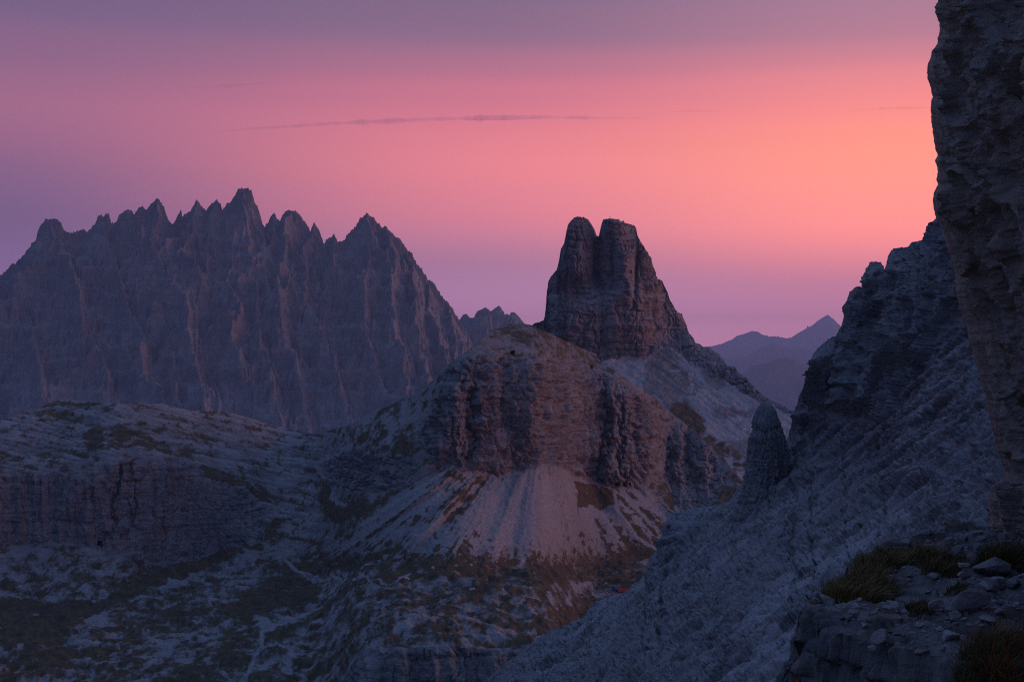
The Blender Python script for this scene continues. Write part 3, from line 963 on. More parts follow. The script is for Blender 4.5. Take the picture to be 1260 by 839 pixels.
def r_shape(px, py, P, n):
    x, y, z = P[..., 0], P[..., 1], P[..., 2]
    jx, jy = px + 12 * fbm(px / 28, py / 28, 2.5, 4), py + 12 * fbm(px / 28, py / 28, 7.0, 4)
    cl = poly_mask(jx, jy, R_CLIFF).astype(float)
    cl = np.maximum(cl, 0.8 * poly_mask(jx, jy, [(823, 640), (835, 630), (850, 640), (825, 690), (800, 710), (796, 694), (812, 668)]))
    out = sstep(0.32, 0.55, fbm(px / 40, py / 55, 3.1, 3)) * sstep(1130, 1040, px) * sstep(700, 620, py) * 0.55
    out = np.maximum(out, 0.8 * sstep(0.1, 0.4, fbm(px / 16, py / 40, 4.1, 3)) * sstep(60, 30, line_dist(px, py, [(1190, 540), (1205, 660)])))
    cl = boxblur(boxblur(np.maximum(cl, out), 3, 0), 3, 1)
    r = (rib(px, py, [(1068, 335), (1050, 400), (1040, 500)], 14, 20, 16) + rib(px, py, [(1100, 320), (1092, 420), (1060, 500)], 14, 18, 16) + rib(px, py, [(1010, 430), (990, 520)], 12, 10, 14)
         - rib(px, py, [(1028, 440), (1026, 510)], 10, 4, 4) + rib(px, py, [(1132, 310), (1120, 440)], 12, 14, 14))
    dirv = P / np.linalg.norm(P, axis=-1, keepdims=True)
    disp = dirv * (-r * cl)[..., None]
    hn = n.copy()
    hn[..., 2] *= 0.4
    disp += hn * (cliff_relief(P, 0.5, 0.7, 6.0) * cl * 0.8)[..., None]
    # scree runs diagonally down to the left
    a = px * 0.62 + py * 0.78
    b = px * 0.78 - py * 0.62
    fl = fbm(a / 15, b / 260, 4.0, 3, 0.6)
    fl2 = fbm(a / 5, b / 60, 8.0, 3, 0.6)
    sc = 1 - cl
    disp += n * (sc * (3.4 * fl + 0.6 * fl2 + 0.8 * fbm(x / 3, y / 3, z / 3, 3, 0.65)))[..., None]
    bld = np.clip(fbm(x / 2.2, y / 2.2, z / 2.2, 2) - 0.40, 0, 1) * 4 + np.clip(fbm(x / 1.0, y / 1.0, z / 1.0, 2, off=3) - 0.38, 0, 1) * 1.8 + np.clip(fbm(x / 6, y / 6, z / 6, 3, off=8) - 0.36, 0, 1) * 9
    disp += n * (sc * bld)[..., None]
    spots = sstep(0.14, 0.34, fbm(px / 3.2, py / 2.6, 2.0, 2) + 0.35 * fbm(a / 14, b / 60, 12.0, 2))
    g = sc * np.clip(0.75 * spots + 0.6 * sstep(0.05, 0.4, fl2 + 0.5 * fl), 0, 1)
    s = sc * np.clip(0.35 + 1.5 * fl + 0.7 * fl2, 0, 1)
    trail = line_dist(px, py + 1.2 * pn(px / 14, 0.3, 0.2), [(1140, 600), (1075, 645), (1010, 690), (960, 735), (880, 800), (820, 850)])
    s = np.maximum(s, sc * sstep(5, 1.5, trail) * 0.8)
    g *= 1 - sstep(5, 1.5, trail)
    chute = line_dist(jx, jy, [(1165, 440), (1140, 520), (1110, 620), (1060, 700)])
    s = np.maximum(s, sc * sstep(34, 12, chute) * 0.75)
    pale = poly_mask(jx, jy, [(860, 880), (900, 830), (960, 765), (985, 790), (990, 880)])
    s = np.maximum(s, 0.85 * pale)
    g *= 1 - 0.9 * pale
    return disp, rgba(np.clip(g, 0, 1) * 0.8, s, np.ones_like(g))


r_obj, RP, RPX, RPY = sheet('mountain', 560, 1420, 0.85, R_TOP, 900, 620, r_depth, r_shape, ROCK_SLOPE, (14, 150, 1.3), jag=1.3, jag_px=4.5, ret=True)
tag(r_obj, 'dark scree slope rising to a stepped jagged ridge beside the near cliff', 'mountain', kind='structure')


# ------------------------------------------------------------------ rock needle in front of the ridge
def needle():
    Yc = 455.0
    L = [(494, 941), (496, 936), (500, 933), (508, 930), (520, 927), (535, 923), (550, 921), (568, 920), (585, 917), (605, 914), (625, 908), (650, 900), (680, 890)]
    Rr = [(494, 945), (496, 948), (500, 952), (506, 955), (515, 958), (525, 960), (540, 963), (560, 965), (585, 968), (605, 972), (625, 978), (650, 986), (680, 996)]
    ys = np.linspace(494, 672, 190)
    l = np.interp(ys, [p[0] for p in L], [p[1] for p in L])
    r = np.interp(ys, [p[0] for p in Rr], [p[1] for p in Rr])
    ang = np.linspace(0, 2 * np.pi, 181)
    c = pt((l + r) / 2, ys, Yc)
    w = (r - l) / 2 / F * Yc
    sq = 0.84 + 0.16 * np.abs(np.cos(2 * ang)) ** 0.7
    X = c[:, None, 0] + w[:, None] * np.cos(ang) / np.maximum(np.abs(np.cos(ang)), 0.0 + 1) * 1.0
    Yv = Yc + 0.9 * w[:, None] * np.sin(ang) * sq
    Z = np.repeat(c[:, 2:3], 181, 1)
    P = np.stack([X, Yv, Z], -1)
    d = cliff_relief(np.stack([Yc + 14 * np.cos(ang)[None] + 0 * X, 14 * np.sin(ang)[None] + 0 * X, Z], -1), 0.34, 1.3, 9.0)
    d[:, -1] = d[:, 0]
    dark = np.exp(-((ys - 568.5) / 0.8) ** 2)
    d -= 0.8 * dark[:, None]
    nrm = np.stack([np.cos(ang), np.sin(ang), 0 * ang], -1)
    taper = np.clip((np.arange(190) / 45.0), 0.12, 1)[:, None]
    P = P + nrm[None] * (d * 0.5 * taper)[..., None]
    top = P[:1].mean(axis=1, keepdims=True) + 0 * P[:1]
    P = np.concatenate([top, P], 0)
    m = np.zeros(P.shape[:2])
    return mesh_obj('rock_pinnacle', P, grid_faces(*P.shape[:2], True), ROCK_SLOPE, attrs=rgba(m, m, m + 1))


tag(needle(), 'lone blunt rock needle standing at the foot of the jagged ridge', 'rock pinnacle', kind='structure')

# ------------------------------------------------------------------ near overhanging cliff on the right edge
D_EDGE = [(-80, 1158), (0, 1155), (18, 1155), (34, 1157), (42, 1155), (54, 1154), (63, 1147), (72, 1145), (81, 1141), (97, 1141), (107, 1145), (118, 1147), (134, 1145), (147, 1147), (157, 1147), (178, 1151), (191, 1154), (197, 1151),
          (205, 1153), (212, 1154), (220, 1152), (227, 1155), (237, 1149), (248, 1148), (258, 1149), (265, 1151), (286, 1161), (300, 1164), (313, 1170), (336, 1175), (357, 1176), (381, 1182), (399, 1190), (417, 1192), (439, 1199),
          (466, 1207), (488, 1214), (525, 1221), (556, 1228), (581, 1239), (590, 1236), (598, 1221), (604, 1218), (618, 1217), (634, 1219), (649, 1217), (665, 1221), (700, 1224), (760, 1230)]


def near_cliff():
    ys = np.concatenate([-140 - np.linspace(1, 0, 40)[:-1] ** 2 * 3400, np.arange(-140, 760, 1.15)])
    ed = np.interp(ys, [p[0] for p in D_EDGE], [p[1] for p in D_EDGE])
    ed = ed + 1.2 * fbm(ys / 7, 0.2, 0.4, 3, 0.6)
    u = np.concatenate([np.linspace(1, 0, 70)[:-1] * -1, np.linspace(0, 1, 260) ** 1.25])   # <0: far side, >0: face towards the viewer
    nr, nc = len(ys), len(u)
    Yedge = 18.6 - 1.8 * np.clip(600 - ys, -200, 800) / 600
    U = np.repeat(u[None], nr, 0)
    PXf = ed[:, None] + np.maximum(U, 0) * (1480 - ed[:, None])
    q0 = np.clip(np.maximum(U, 0) * 6, 0, 1)
    bul = np.sqrt(1 - (1 - q0) ** 2) * 1.2
    Yf = Yedge[:, None] - bul - np.maximum(U, 0) * 9.0
    P = pt(PXf, np.repeat(ys[:, None], nc, 1), Yf)
    bk = np.clip(-U, 0, 1)
    dy = bk ** 0.8 * 12.0
    P[..., 0] += bk ** 1.2 * 7.0 + dy * (PXf - 630) / F
    P[..., 1] += dy
    n = grid_normals(boxblur(boxblur(P, 30, 0), 8, 1))
    s = -1.0 if n[:, 200:, 1].mean() > 0 else 1.0
    n = n * s
    x, y, z = P[..., 0], P[..., 1], P[..., 2]
    wz = z + 0.5 * fbm(x / 1.5, y / 1.5, z / 1.5, 2)
    q = fbm(x / 2.4, y / 2.4, z / 1.8, 4, 0.55, 2.0)
    d = 0.42 * q
    lat = x + 0.9 * y + 0.3 * fbm(x / 1.2, y / 1.2, z / 1.2, 3)
    d += 0.20 * blocks(lat, wz, 0.9, 2.6, 51) + 0.13 * blocks(lat + 0.25 * wz, wz, 0.38, 1.0, 52) + 0.08 * blocks(lat - 0.2 * wz, wz, 0.17, 0.27, 53)
    d -= 0.16 * np.clip(fbm(x / 0.16, y / 0.16, z / 0.16, 2, off=3) - 0.25, 0, 1)
    ck = np.abs(pn(lat / 0.8, 0.3 * y, z / 5))
    d -= 0.2 * np.exp(-(ck / 0.05) ** 2)
    ck = np.abs(fbm(x / 1.1 + 3, y / 1.1, z / 1.6, 2))
    d -= 0.22 * np.exp(-(ck / 0.05) ** 2)
    d += 0.07 * fbm(x / 0.22, y / 0.22, z / 0.22, 3, 0.6)
    d = 0.6 * d * sstep(-0.5, -0.02, U) * (0.06 + 0.94 * sstep(0.0, 0.14, np.abs(U)))
    P = P + n * d[..., None]
    W = np.stack([np.array([P[:, -1, 0] + k * 4.0, P[:, -1, 1] - k * 14.0, P[:, -1, 2]]).T for k in (0.3, 0.8, 1.6, 3.0)], 1)
    P = np.concatenate([P, W], 1)
    x, y, z = P[..., 0], P[..., 1], P[..., 2]
    m = np.zeros(P.shape[:2])
    pale = sstep(0.1, 0.5, fbm(x / 1.3, y / 1.3, z / 1.1, 4, 0.6, 8.0)) * 0.5
    tone = np.ones_like(m)
    return mesh_obj('rock_cliff', P, grid_faces(P.shape[0], P.shape[1], s > 0), ROCK_CLIFF, attrs=rgba(m, pale, tone))


tag(near_cliff(), 'tall overhanging brown grey cliff along the right edge', 'cliff', kind='structure')

# ------------------------------------------------------------------ foreground ledge
EDGE = [(5.0, 18.5), (4.3, 16.5), (3.5, 14.6), (2.8, 13.1), (2.5, 12.3), (2.44, 11.7), (2.62, 11.1), (2.95, 10.7), (3.5, 10.35), (4.3, 10.2), (5.2, 10.1), (6.0, 9.7), (6.6, 9.0), (7.2, 7.6), (7.6, 5.5)]


def ledge_height(x, y):
    x, y = np.asarray(x, float), np.asarray(y, float)
    poly = EDGE + [(20, 5.5), (20, 18.5)]
    ins = poly_mask(x, y, poly)
    d = line_dist(x, y, EDGE + [(20, 5.5)]) + 0.12 * fbm(x / 0.5, y / 0.5, 0.2, 3)
    back = np.clip(y - 17.2 - 0.5 * pn(x / 1.4, 0.4, 0.9), 0, 9)
    z = -1.92 + 0.10 * fbm(x / 1.9, y / 1.9, 3.3, 3) + 0.035 * fbm(x / 0.35, y / 0.35, 1.1, 3, 0.6)
    t = fbm(x / 0.8, y / 0.8, 6.1, 3)
    z += 0.06 * np.sign(t) * np.sqrt(np.abs(t))
    z += 0.07 * blocks(x + 0.4 * y, y - 0.3 * x, 0.62, 0.5, 71) + 0.04 * blocks(x - 0.2 * y, y + 0.2 * x, 0.24, 0.2, 72)
    z += 0.12 * sstep(4.5, 7.0, x) + 0.10 * sstep(13.5, 16.5, y)
    out = np.where(ins, 0, np.maximum(d, 0))
    inn = np.where(ins, np.exp(-np.maximum(d, 0) / 0.25), 1)
    z -= 0.07 * inn
    st = out * 3.6 + 0.5 * out * fbm(x / 0.7, y / 0.7, 4.0, 3)
    st = np.round(st / 0.22) * 0.22 * 0.55 + st * 0.45
    z -= st
    z += np.where(ins, 0, 0.16 * fbm(x / 0.4, y / 0.4, 8.0, 4, 0.6) * np.clip(out * 4, 0, 1))
    z -= back * 1.1
    return z


def ledge():
    x = np.concatenate([np.arange(0.9, 6.4, 0.018), np.arange(6.4, 10.5, 0.05)])
    y = np.concatenate([np.arange(6.0, 14.5, 0.022), np.arange(14.5, 21, 0.04)])
    X, Y = np.meshgrid(x, y)
    Z = ledge_height(X, Y)
    P = np.stack([X, Y, Z], -1)
    gz = np.gradient(Z, axis=1) / np.gradient(X, axis=1)
    gy2 = np.gradient(Z, axis=0) / np.gradient(Y, axis=0)
    steep = sstep(0.5, 1.4, np.hypot(gz, gy2))
    out = boxblur(boxblur(steep, 3, 0), 3, 1)
    lat = Y - 0.6 * X + 0.1 * fbm(X / .3, Y / .3, Z / .3, 2)
    bl = 0.26 * blocks(lat, Z + 0.2 * X, 0.5, 0.34, 61) + 0.13 * blocks(lat, Z, 0.21, 0.13, 62) + 0.07 * fbm(X / .12, Y / .12, Z / .12, 3, 0.6)
    P[..., 0] -= bl * out * 0.8
    P[..., 1] -= bl * out * 0.5
    g = sstep(0.15, 0.4, fbm(X / 0.9, Y / 0.9, 2.2, 4, 0.6)) * (1 - steep) * 0.75 * sstep(-2.25, -2.05, Z)
    s = (1 - steep) * sstep(-0.1, 0.35, fbm(X / 0.6, Y / 0.8, 9.1, 3)) * 0.6 * (1 - g)
    return mesh_obj('rock_ledge', P, grid_faces(*X.shape), ROCK_LEDGE, attrs=rgba(g, s, np.ones_like(g)))


ledge_o = ledge()
tag(ledge_o, 'stony foreground ledge of broken rock with a sheer left edge', 'ledge', kind='structure')

# orange lichen crust on the ledge's sheer left face
LICHEN = plain('orange_lichen', (0.34, 0.11, 0.03), scale=40)


def ground_at(px, py):
    """where the line of sight through (px, py) meets the ledge"""
    a, e = ray(px, py)
    Ys = np.arange(7.0, 19.0, 0.01)
    z = ledge_height(a * Ys, Ys)
    hit = np.where(e * Ys <= z)[0]
    Y = Ys[hit[0]] if len(hit) else 13.0
    return float(a * Y), float(Y), float(ledge_height(a * Y, Y))


# ------------------------------------------------------------------ stones
STONE = [rock_material('pale_stone', 0.012, (0.42, 0.42, 0.42), (0.50, 0.49, 0.48), (0.40, 0.35, 0.31), 0.3, masks=False),
         rock_material('grey_stone', 0.012, (0.27, 0.26, 0.26), (0.34, 0.32, 0.31), (0.30, 0.24, 0.20), 0.3, masks=False)]


def stone_mesh(seed, sx, sy, sz, detail=2, boxy=0.5, mat=0):
    rg = random.Random(seed)
    bm = bmesh.new()
    n = 16
    for _ in range(n):
        v = Vector((rg.gauss(0, 1), rg.gauss(0, 1), rg.gauss(0, 1))).normalized()
        m = max(abs(v.x), abs(v.y), abs(v.z))
        v = v * (1 - boxy) + v / m * boxy * 0.85
        bm.verts.new(v)
    r = bmesh.ops.convex_hull(bm, input=bm.verts)
    bmesh.ops.delete(bm, geom=[g for g in r['geom_interior'] if isinstance(g, bmesh.types.BMVert)], context='VERTS')
    bmesh.ops.bevel(bm, geom=list(bm.edges), offset=0.07, segments=2, affect='EDGES', profile=0.6)
    if detail:
        bmesh.ops.triangulate(bm, faces=bm.faces)
        bmesh.ops.subdivide_edges(bm, edges=bm.edges, cuts=detail, use_grid_fill=True)
        co = np.array([v.co[:] for v in bm.verts])
        d = 0.05 * fbm(co[:, 0] * 2 + seed, co[:, 1] * 2, co[:, 2] * 2, 4, 0.6)
        for v, k in zip(bm.verts, d):
            v.co *= 1 + k
    for v in bm.verts:
        v.co = Vector((v.co.x * sx, v.co.y * sy, v.co.z * sz))
    me = bpy.data.meshes.new('stone')
    bm.to_mesh(me)
    bm.free()
    me.materials.append(STONE[mat])
    return me


def boulder(name, seed, px, py, w, h, deep, label, cat='boulder', rz=0.0, tilt=0.0, mat=1, boxy=0.5, lift=0.42, zoff=0.0, group=None):
    """px, py: middle of the foot; w, h in photo pixels"""
    X, Y, Z = ground_at(px, py)
    k = Y / F
    sx, sz = w * k / 2 * 1.12, h * k / 2 * 1.1
    me = stone_mesh(seed, sx, sx * deep, sz, 3, boxy, mat)
    o = bpy.data.objects.new(name, me)
    COL.objects.link(o)
    o.location = (X, Y + sx * deep * 0.5, Z + sz * (1 - 2 * (0.5 - lift)) + zoff)
    o.rotation_euler = (0, tilt, rz)
    tag(o, label, cat, group)
    return o


boulder('boulder', 1, 1224, 714, 52, 27, 0.75, 'large flat topped grey boulder lying before the foot of the near cliff', boxy=0.75)
boulder('boulder', 12, 1192, 756, 58, 30, 0.6, 'wedge shaped grey boulder sloping to the left on the stony ledge', boxy=0.25, tilt=-0.25)
boulder('stone', 5, 1153, 755, 21, 18, 0.5, 'pale square stone block beside the small dark grass tuft', 'stone', boxy=0.9, mat=0)
o1 = boulder('stone', 22, 1187, 712, 17, 10, 0.8, 'lower rounded stone of the stacked pair left of the large boulder', 'stone', mat=0, boxy=0.4)
o2 = boulder('stone', 23, 1186, 712, 16, 6, 0.8, 'flat upper stone of the stacked pair left of the large boulder', 'stone', mat=0, boxy=0.5)
o2.location = (o1.location.x, o1.location.y, o1.location.z + 0.085)
boulder('stone', 31, 1098, 717, 15, 10, 0.9, 'single round pale stone sitting in the grass on the ledge', 'stone', mat=0, boxy=0.2)
s3 = boulder('stone', 41, 1006, 743, 10, 9, 0.8, 'small white stone at the left ledge edge, lower of two', 'stone', mat=0, boxy=0.7)
s4 = boulder('stone', 42, 1007, 733, 12, 7, 0.8, 'small white slab at the left ledge edge, resting above another', 'stone', mat=0, boxy=0.7)
s4.location = (s3.location.x + 0.01, s3.location.y + 0.02, s3.location.z + 0.055)
boulder('boulder', 51, 1152, 682, 46, 12, 0.8, 'long low pale slab at the back of the ledge', boxy=0.4, mat=1)
boulder('boulder', 52, 1180, 690, 22, 20, 0.8, 'upright block at the back of the ledge beside the long slab', boxy=0.6)
b5 = boulder('boulder', 53, 1210, 684, 22, 16, 0.8, 'squat grey block under a small perched stone by the cliff foot', boxy=0.6)
b6 = boulder('stone', 54, 1209, 684, 12, 8, 0.8, 'small pale stone perched on the squat block by the cliff foot', 'stone', mat=0)
b6.location = (b5.location.x, b5.location.y, b5.location.z + 0.115)
boulder('boulder', 55, 1100, 680, 40, 18, 0.7, 'brownish rounded boulder at the back edge behind the grass', boxy=0.3)
boulder('stone', 56, 1232, 726, 26, 14, 0.8, 'angular grey stone just below the large flat topped boulder', 'stone', boxy=0.5)
boulder('stone', 57, 1080, 700, 26, 8, 0.7, 'thin flat stone lying in the grass above the round pale stone', 'stone', mat=0, boxy=0.6)
boulder('stone', 58, 1083, 792, 26, 16, 0.5, 'leaning pale slab near the front lip of the ledge', 'stone', mat=0, boxy=0.6, tilt=-0.5)
boulder('stone', 59, 1075, 803, 13, 9, 0.8, 'small pale cube like stone below the leaning slab', 'stone', mat=0, boxy=0.8)
boulder('stone', 60, 1176, 764, 16, 12, 0.6, 'small pointed pale stone right of the square block', 'stone', mat=0, boxy=0.4)
boulder('stone', 61, 1238, 783, 22, 13, 0.8, 'rounded grey stone at the top of the right corner grass', 'stone', mat=1, boxy=0.2)

# small loose stones: a few shapes, many copies
protos = [stone_mesh(100 + i, 1, random.uniform(0.7, 1.0), random.uniform(0.4, 0.7), 0, random.uniform(0.3, 0.8), 0 if i % 3 else 1) for i in range(9)]
rs = random.Random(11)
placed = 0
while placed < 280:
    X, Y = rs.uniform(2.6, 7.2), rs.uniform(9.6, 17.0)
    if not poly_mask(np.array([X]), np.array([Y]), EDGE + [(20, 5.5), (20, 18.5)])[0]:
        continue
    if X > 5.6 + 0.05 * (Y - 10) and Y > 16.5:
        continue
    s = 0.028 + 0.085 * rs.random() ** 2.6
    o = bpy.data.objects.new('stone', protos[rs.randrange(9)])
    COL.objects.link(o)
    o.scale = (s, s, s)
    o.rotation_euler = (rs.uniform(-.3, .3), rs.uniform(-.3, .3), rs.uniform(0, 6.28))
    o.location = (X, Y, float(ledge_height(X, Y)) + s * 0.2)
    tag(o, 'small loose grey stone strewn on the gravel of the ledge', 'stone', 'small loose stones strewn on the ledge')
    placed += 1


def gravel():
    n = 7000
    rg = np.random.RandomState(3)
    X = rg.uniform(2.5, 7.4, n)
    Y = rg.uniform(9.4, 17.2, n)
    ok = poly_mask(X, Y, EDGE + [(20, 5.5), (20, 18.5)]) & (fbm(X / 0.8, Y / 0.8, 5.5, 2) > -0.25)
    X, Y = X[ok], Y[ok]
    n = len(X)
    Z = ledge_height(X, Y)
    s = 0.008 + 0.028 * rg.random_sample(n) ** 3
    f = 1.618
    base = np.array([[-1, f, 0], [1, f, 0], [-1, -f, 0], [1, -f, 0], [0, -1, f], [0, 1, f], [0, -1, -f], [0, 1, -f], [f, 0, -1], [f, 0, 1], [-f, 0, -1], [-f, 0, 1]], float) / 1.9
    tri = np.array([[0, 11, 5], [0, 5, 1], [0, 1, 7], [0, 7, 10], [0, 10, 11], [1, 5, 9], [5, 11, 4], [11, 10, 2], [10, 7, 6], [7, 1, 8],
                    [3, 9, 4], [3, 4, 2], [3, 2, 6], [3, 6, 8], [3, 8, 9], [4, 9, 5], [2, 4, 11], [6, 2, 10], [8, 6, 7], [9, 8, 1]])
    V = base[None] * (1 + rg.uniform(-.35, .35, (n, 12, 1))) * s[:, None, None] * np.array([1, 0.8, 0.55])
    a = rg.uniform(0, 6.28, n)
    ca, sa = np.cos(a)[:, None], np.sin(a)[:, None]
    x = V[..., 0] * ca - V[..., 1] * sa
    y = V[..., 0] * sa + V[..., 1] * ca
    V = np.stack([x + X[:, None], y + Y[:, None], V[..., 2] + Z[:, None] + 0.003], -1)
    Ft = (tri[None] + 12 * np.arange(n)[:, None, None]).reshape(-1, 3)
    o = mesh_obj('gravel', V, Ft, STONE[0], smooth=False)
    tag(o, 'fine pale gravel covering the top of the ledge', 'gravel', kind='stuff')


gravel()


# ------------------------------------------------------------------ grass
def grass_mat(name, a, b):
    M = MB(name, 0.7)
    n = M.noise(9, 4)
    M.b.inputs['Subsurface Weight'].default_value = 0
    return M.done(M.mix(M.rng(n, 0.3, 0.7), a, b))


GRASS = grass_mat('dry_grass', (0.17, 0.13, 0.045), (0.36, 0.27, 0.11))
GRASS2 = grass_mat('dark_grass', (0.11, 0.085, 0.035), (0.21, 0.155, 0.065))


def tuft(blobs, n, hgt, label, mat, seed, lean=(0.25, -0.1)):
    """blobs: (px, py, radius in metres) on the ledge"""
    rg = np.random.RandomState(seed)
    spots = [ground_at(b[0], b[1]) for b in blobs]
    w = np.array([b[2] ** 2 for b in blobs])
    idx = rg.choice(len(blobs), n, p=w / w.sum())
    S = np.array(spots)[idx]
    rr = np.array([b[2] for b in blobs])[idx]
    th, q = rg.uniform(0, 6.28, n), np.sqrt(rg.random_sample(n))
    ox, oy = np.cos(th) * q, np.sin(th) * q
    X, Y = S[:, 0] + ox * rr, S[:, 1] + oy * rr
    Z = ledge_height(X, Y)
    Z = np.maximum(Z, S[:, 2] - 0.15) - 0.01
    h = hgt * (0.35 + 0.9 * rg.random_sample(n) ** 1.3) * (0.7 + 0.9 * np.clip(fbm(X / 0.16, Y / 0.16, seed, 2) + 0.4, 0, 1)) * (1 - 0.45 * q ** 2)
    lx = ox * 0.5 + lean[0] + rg.normal(0, 0.3, n)
    ly = oy * 0.5 + lean[1] + rg.normal(0, 0.3, n)
    a = rg.uniform(0, 6.28, n)
    wd = 0.0035 * (0.7 + 0.6 * rg.random_sample(n))
    dx, dy = np.cos(a) * wd, np.sin(a) * wd
    V = np.zeros((n, 5, 3))
    for i, (t, k) in enumerate(((0, 1), (0.55, 0.8))):
        cx, cy = X + lx * h * t * t, Y + ly * h * t * t
        cz = Z + h * t * (1 - 0.25 * t)
        V[:, 2 * i] = np.stack([cx - dx * k, cy - dy * k, cz], -1)
        V[:, 2 * i + 1] = np.stack([cx + dx * k, cy + dy * k, cz], -1)
    V[:, 4] = np.stack([X + lx * h, Y + ly * h, Z + h * 0.78], -1)
    tri = np.array([[0, 1, 3], [0, 3, 2], [2, 3, 4]])
    Ft = (tri[None] + 5 * np.arange(n)[:, None, None]).reshape(-1, 3)
    o = mesh_obj('grass_tuft', V, Ft, mat, smooth=False)
    return tag(o, label, 'grass')


tuft([(1012, 735, .12), (1028, 735, .2), (1045, 738, .24), (1062, 738, .24), (1040, 722, .22), (1062, 715, .25), (1080, 722, .2), (1078, 702, .24), (1092, 694, .2)], 8000, 0.21,
     'large mound of dry olive grass on the left rim of the ledge', GRASS, 1)
tuft([(1100, 690, .22), (1118, 686, .22), (1138, 686, .2), (1125, 696, .16)], 3200, 0.17, 'low strip of dry yellowish grass behind the round pale stone', GRASS, 2)
tuft([(1160, 706, .2), (1150, 700, .2), (1172, 700, .2), (1165, 694, .2)], 3200, 0.17, 'dark brown grass clump left of the stacked stones', GRASS2, 3)
tuft([(1132, 753, .09), (1128, 750, .08)], 900, 0.13, 'small round dark grass tuft beside the pale square block', GRASS2, 4)
tuft([(1238, 690, .3), (1252, 688, .3), (1225, 688, .25), (1262, 694, .3)], 4200, 0.26, 'dark green grass along the foot of the near cliff', GRASS2, 5)
tuft([(1245, 815, .26), (1230, 832, .3), (1258, 832, .35), (1250, 860, .35), (1225, 862, .3), (1262, 800, .22)], 8000, 0.3, 'tall dark olive grass filling the lower right corner', GRASS2, 6)
tuft([(1172, 730, .08), (1185, 722, .07)], 500, 0.08, 'tiny grass sprig above the wedge shaped boulder', GRASS2, 7)

# lichen as a thin crust that follows the rock face
for i, (lx, ly, lr, lab) in enumerate([(2.22, 11.55, 0.10, 'larger streak of orange lichen on the sheer left face of the ledge'), (2.36, 11.2, 0.06, 'smaller orange lichen spot on the sheer left face of the ledge')]):
    a = np.linspace(0, 2 * np.pi, 25)
    rr = np.linspace(0, 1, 9)
    A, Rr = np.meshgrid(a, rr)
    wob = 1 + 0.35 * fbm(np.cos(A) * 1.5 + i * 7, np.sin(A) * 1.5, 0.7, 3)
    X = lx + lr * Rr * wob * np.cos(A)
    Y = ly + lr * 1.6 * Rr * wob * np.sin(A)
    Z = ledge_height(X, Y) + 0.012 - 0.02 * Rr ** 6
    tag(mesh_obj('lichen', np.stack([X, Y, Z], -1), grid_faces(*X.shape), LICHEN), lab, 'lichen')


# ------------------------------------------------------------------ small things far away
def far_boulders():
    rg = random.Random(21)
    pr = [stone_mesh(200 + i, 1, rg.uniform(0.7, 1.0), rg.uniform(0.5, 0.8), 1, rg.uniform(0.3, 0.7), 0) for i in range(4)]
    k = 0
    for px, py, s in [(476, 686, 2.6), (489, 692, 2.2), (500, 714, 2.4), (452, 706, 1.8), (466, 698, 1.5), (520, 712, 1.4), (436, 720, 1.6)] + [(rg.uniform(400, 760), rg.uniform(688, 760), 0.6 + 1.1 * rg.random() ** 2) for _ in range(60)]:
        q = nearest(BP, BPX, BPY, px, py)
        o = bpy.data.objects.new('boulder', pr[k % 4])
        COL.objects.link(o)
        o.location = (q[0], q[1], q[2] + s * 0.15)
        o.scale = (s, s, s)
        o.rotation_euler = (rg.uniform(-.3, .3), rg.uniform(-.3, .3), rg.uniform(0, 6.28))
        tag(o, 'pale boulder scattered on the brown meadow below the scree fan', 'boulder', 'pale boulders scattered on the valley meadow')
        k += 1


def nearest(P, PX, PY, px, py):
    k = np.argmin((PX - px) ** 2 + (PY - py) ** 2)
    return P.reshape(-1, 3)[k]


far_boulders()


def box_bm(bm, c, s):
    r = bmesh.ops.create_cube(bm, size=1)
    for v in r['verts']:
        v.co = Vector((v.co.x * s[0] + c[0], v.co.y * s[1] + c[1], v.co.z * s[2] + c[2]))
    return r['verts']


def bm_obj(name, bm, mat, parent=None):
    me = bpy.data.meshes.new(name)
    bm.to_mesh(me)
    bm.free()
    me.materials.append(mat)
    o = bpy.data.objects.new(name, me)
    COL.objects.link(o)
    if parent:
        o.parent = parent
    return o


CROSS = plain('weathered_wood', (0.10, 0.08, 0.07))
p = nearest(KP, KPX, KPY, 750, 270)
bm = bmesh.new()
box_bm(bm, (0, 0, 1.0), (0.22, 0.22, 3.0))
box_bm(bm, (0, 0.02, 1.9), (1.2, 0.18, 0.2))
co = bm_obj('summit_cross', bm, CROSS)
co.location = (p[0], p[1] + 1.0, p[2])
tag(co, 'tiny dark cross standing on the flat right summit of the tower', 'cross')

HUT_WALL, HUT_ROOF = plain('hut_wall', (0.34, 0.17, 0.12), scale=0.5), plain('hut_roof', (0.36, 0.09, 0.05), scale=0.5)
HUT_DARK, TENT = plain('hut_window', (0.03, 0.03, 0.035), 0.3), plain('tent_cloth', (0.03, 0.16, 0.36), scale=0.6)
p = nearest(BP, BPX, BPY, 768, 728)
hut = bpy.data.objects.new('mountain_hut', None)
COL.objects.link(hut)
hut.location = (p[0], p[1], p[2] - 0.3)
tag(hut, 'tiny rust red mountain hut half hidden behind the grey slope', 'hut')
bm = bmesh.new()
box_bm(bm, (0, 0, 1.3), (6.4, 4.2, 2.8))
bm_obj('wall', bm, HUT_WALL, hut)
bm = bmesh.new()
vs = [bm.verts.new(v) for v in ((-3.6, -2.5, 2.6), (3.6, -2.5, 2.6), (3.6, 2.5, 2.6), (-3.6, 2.5, 2.6), (-3.6, 0, 4.5), (3.6, 0, 4.5))]
for f in ((0, 1, 5, 4), (2, 3, 4, 5), (0, 4, 3), (1, 2, 5), (3, 2, 1, 0)):
    bm.faces.new([vs[i] for i in f])
bm_obj('roof', bm, HUT_ROOF, hut)
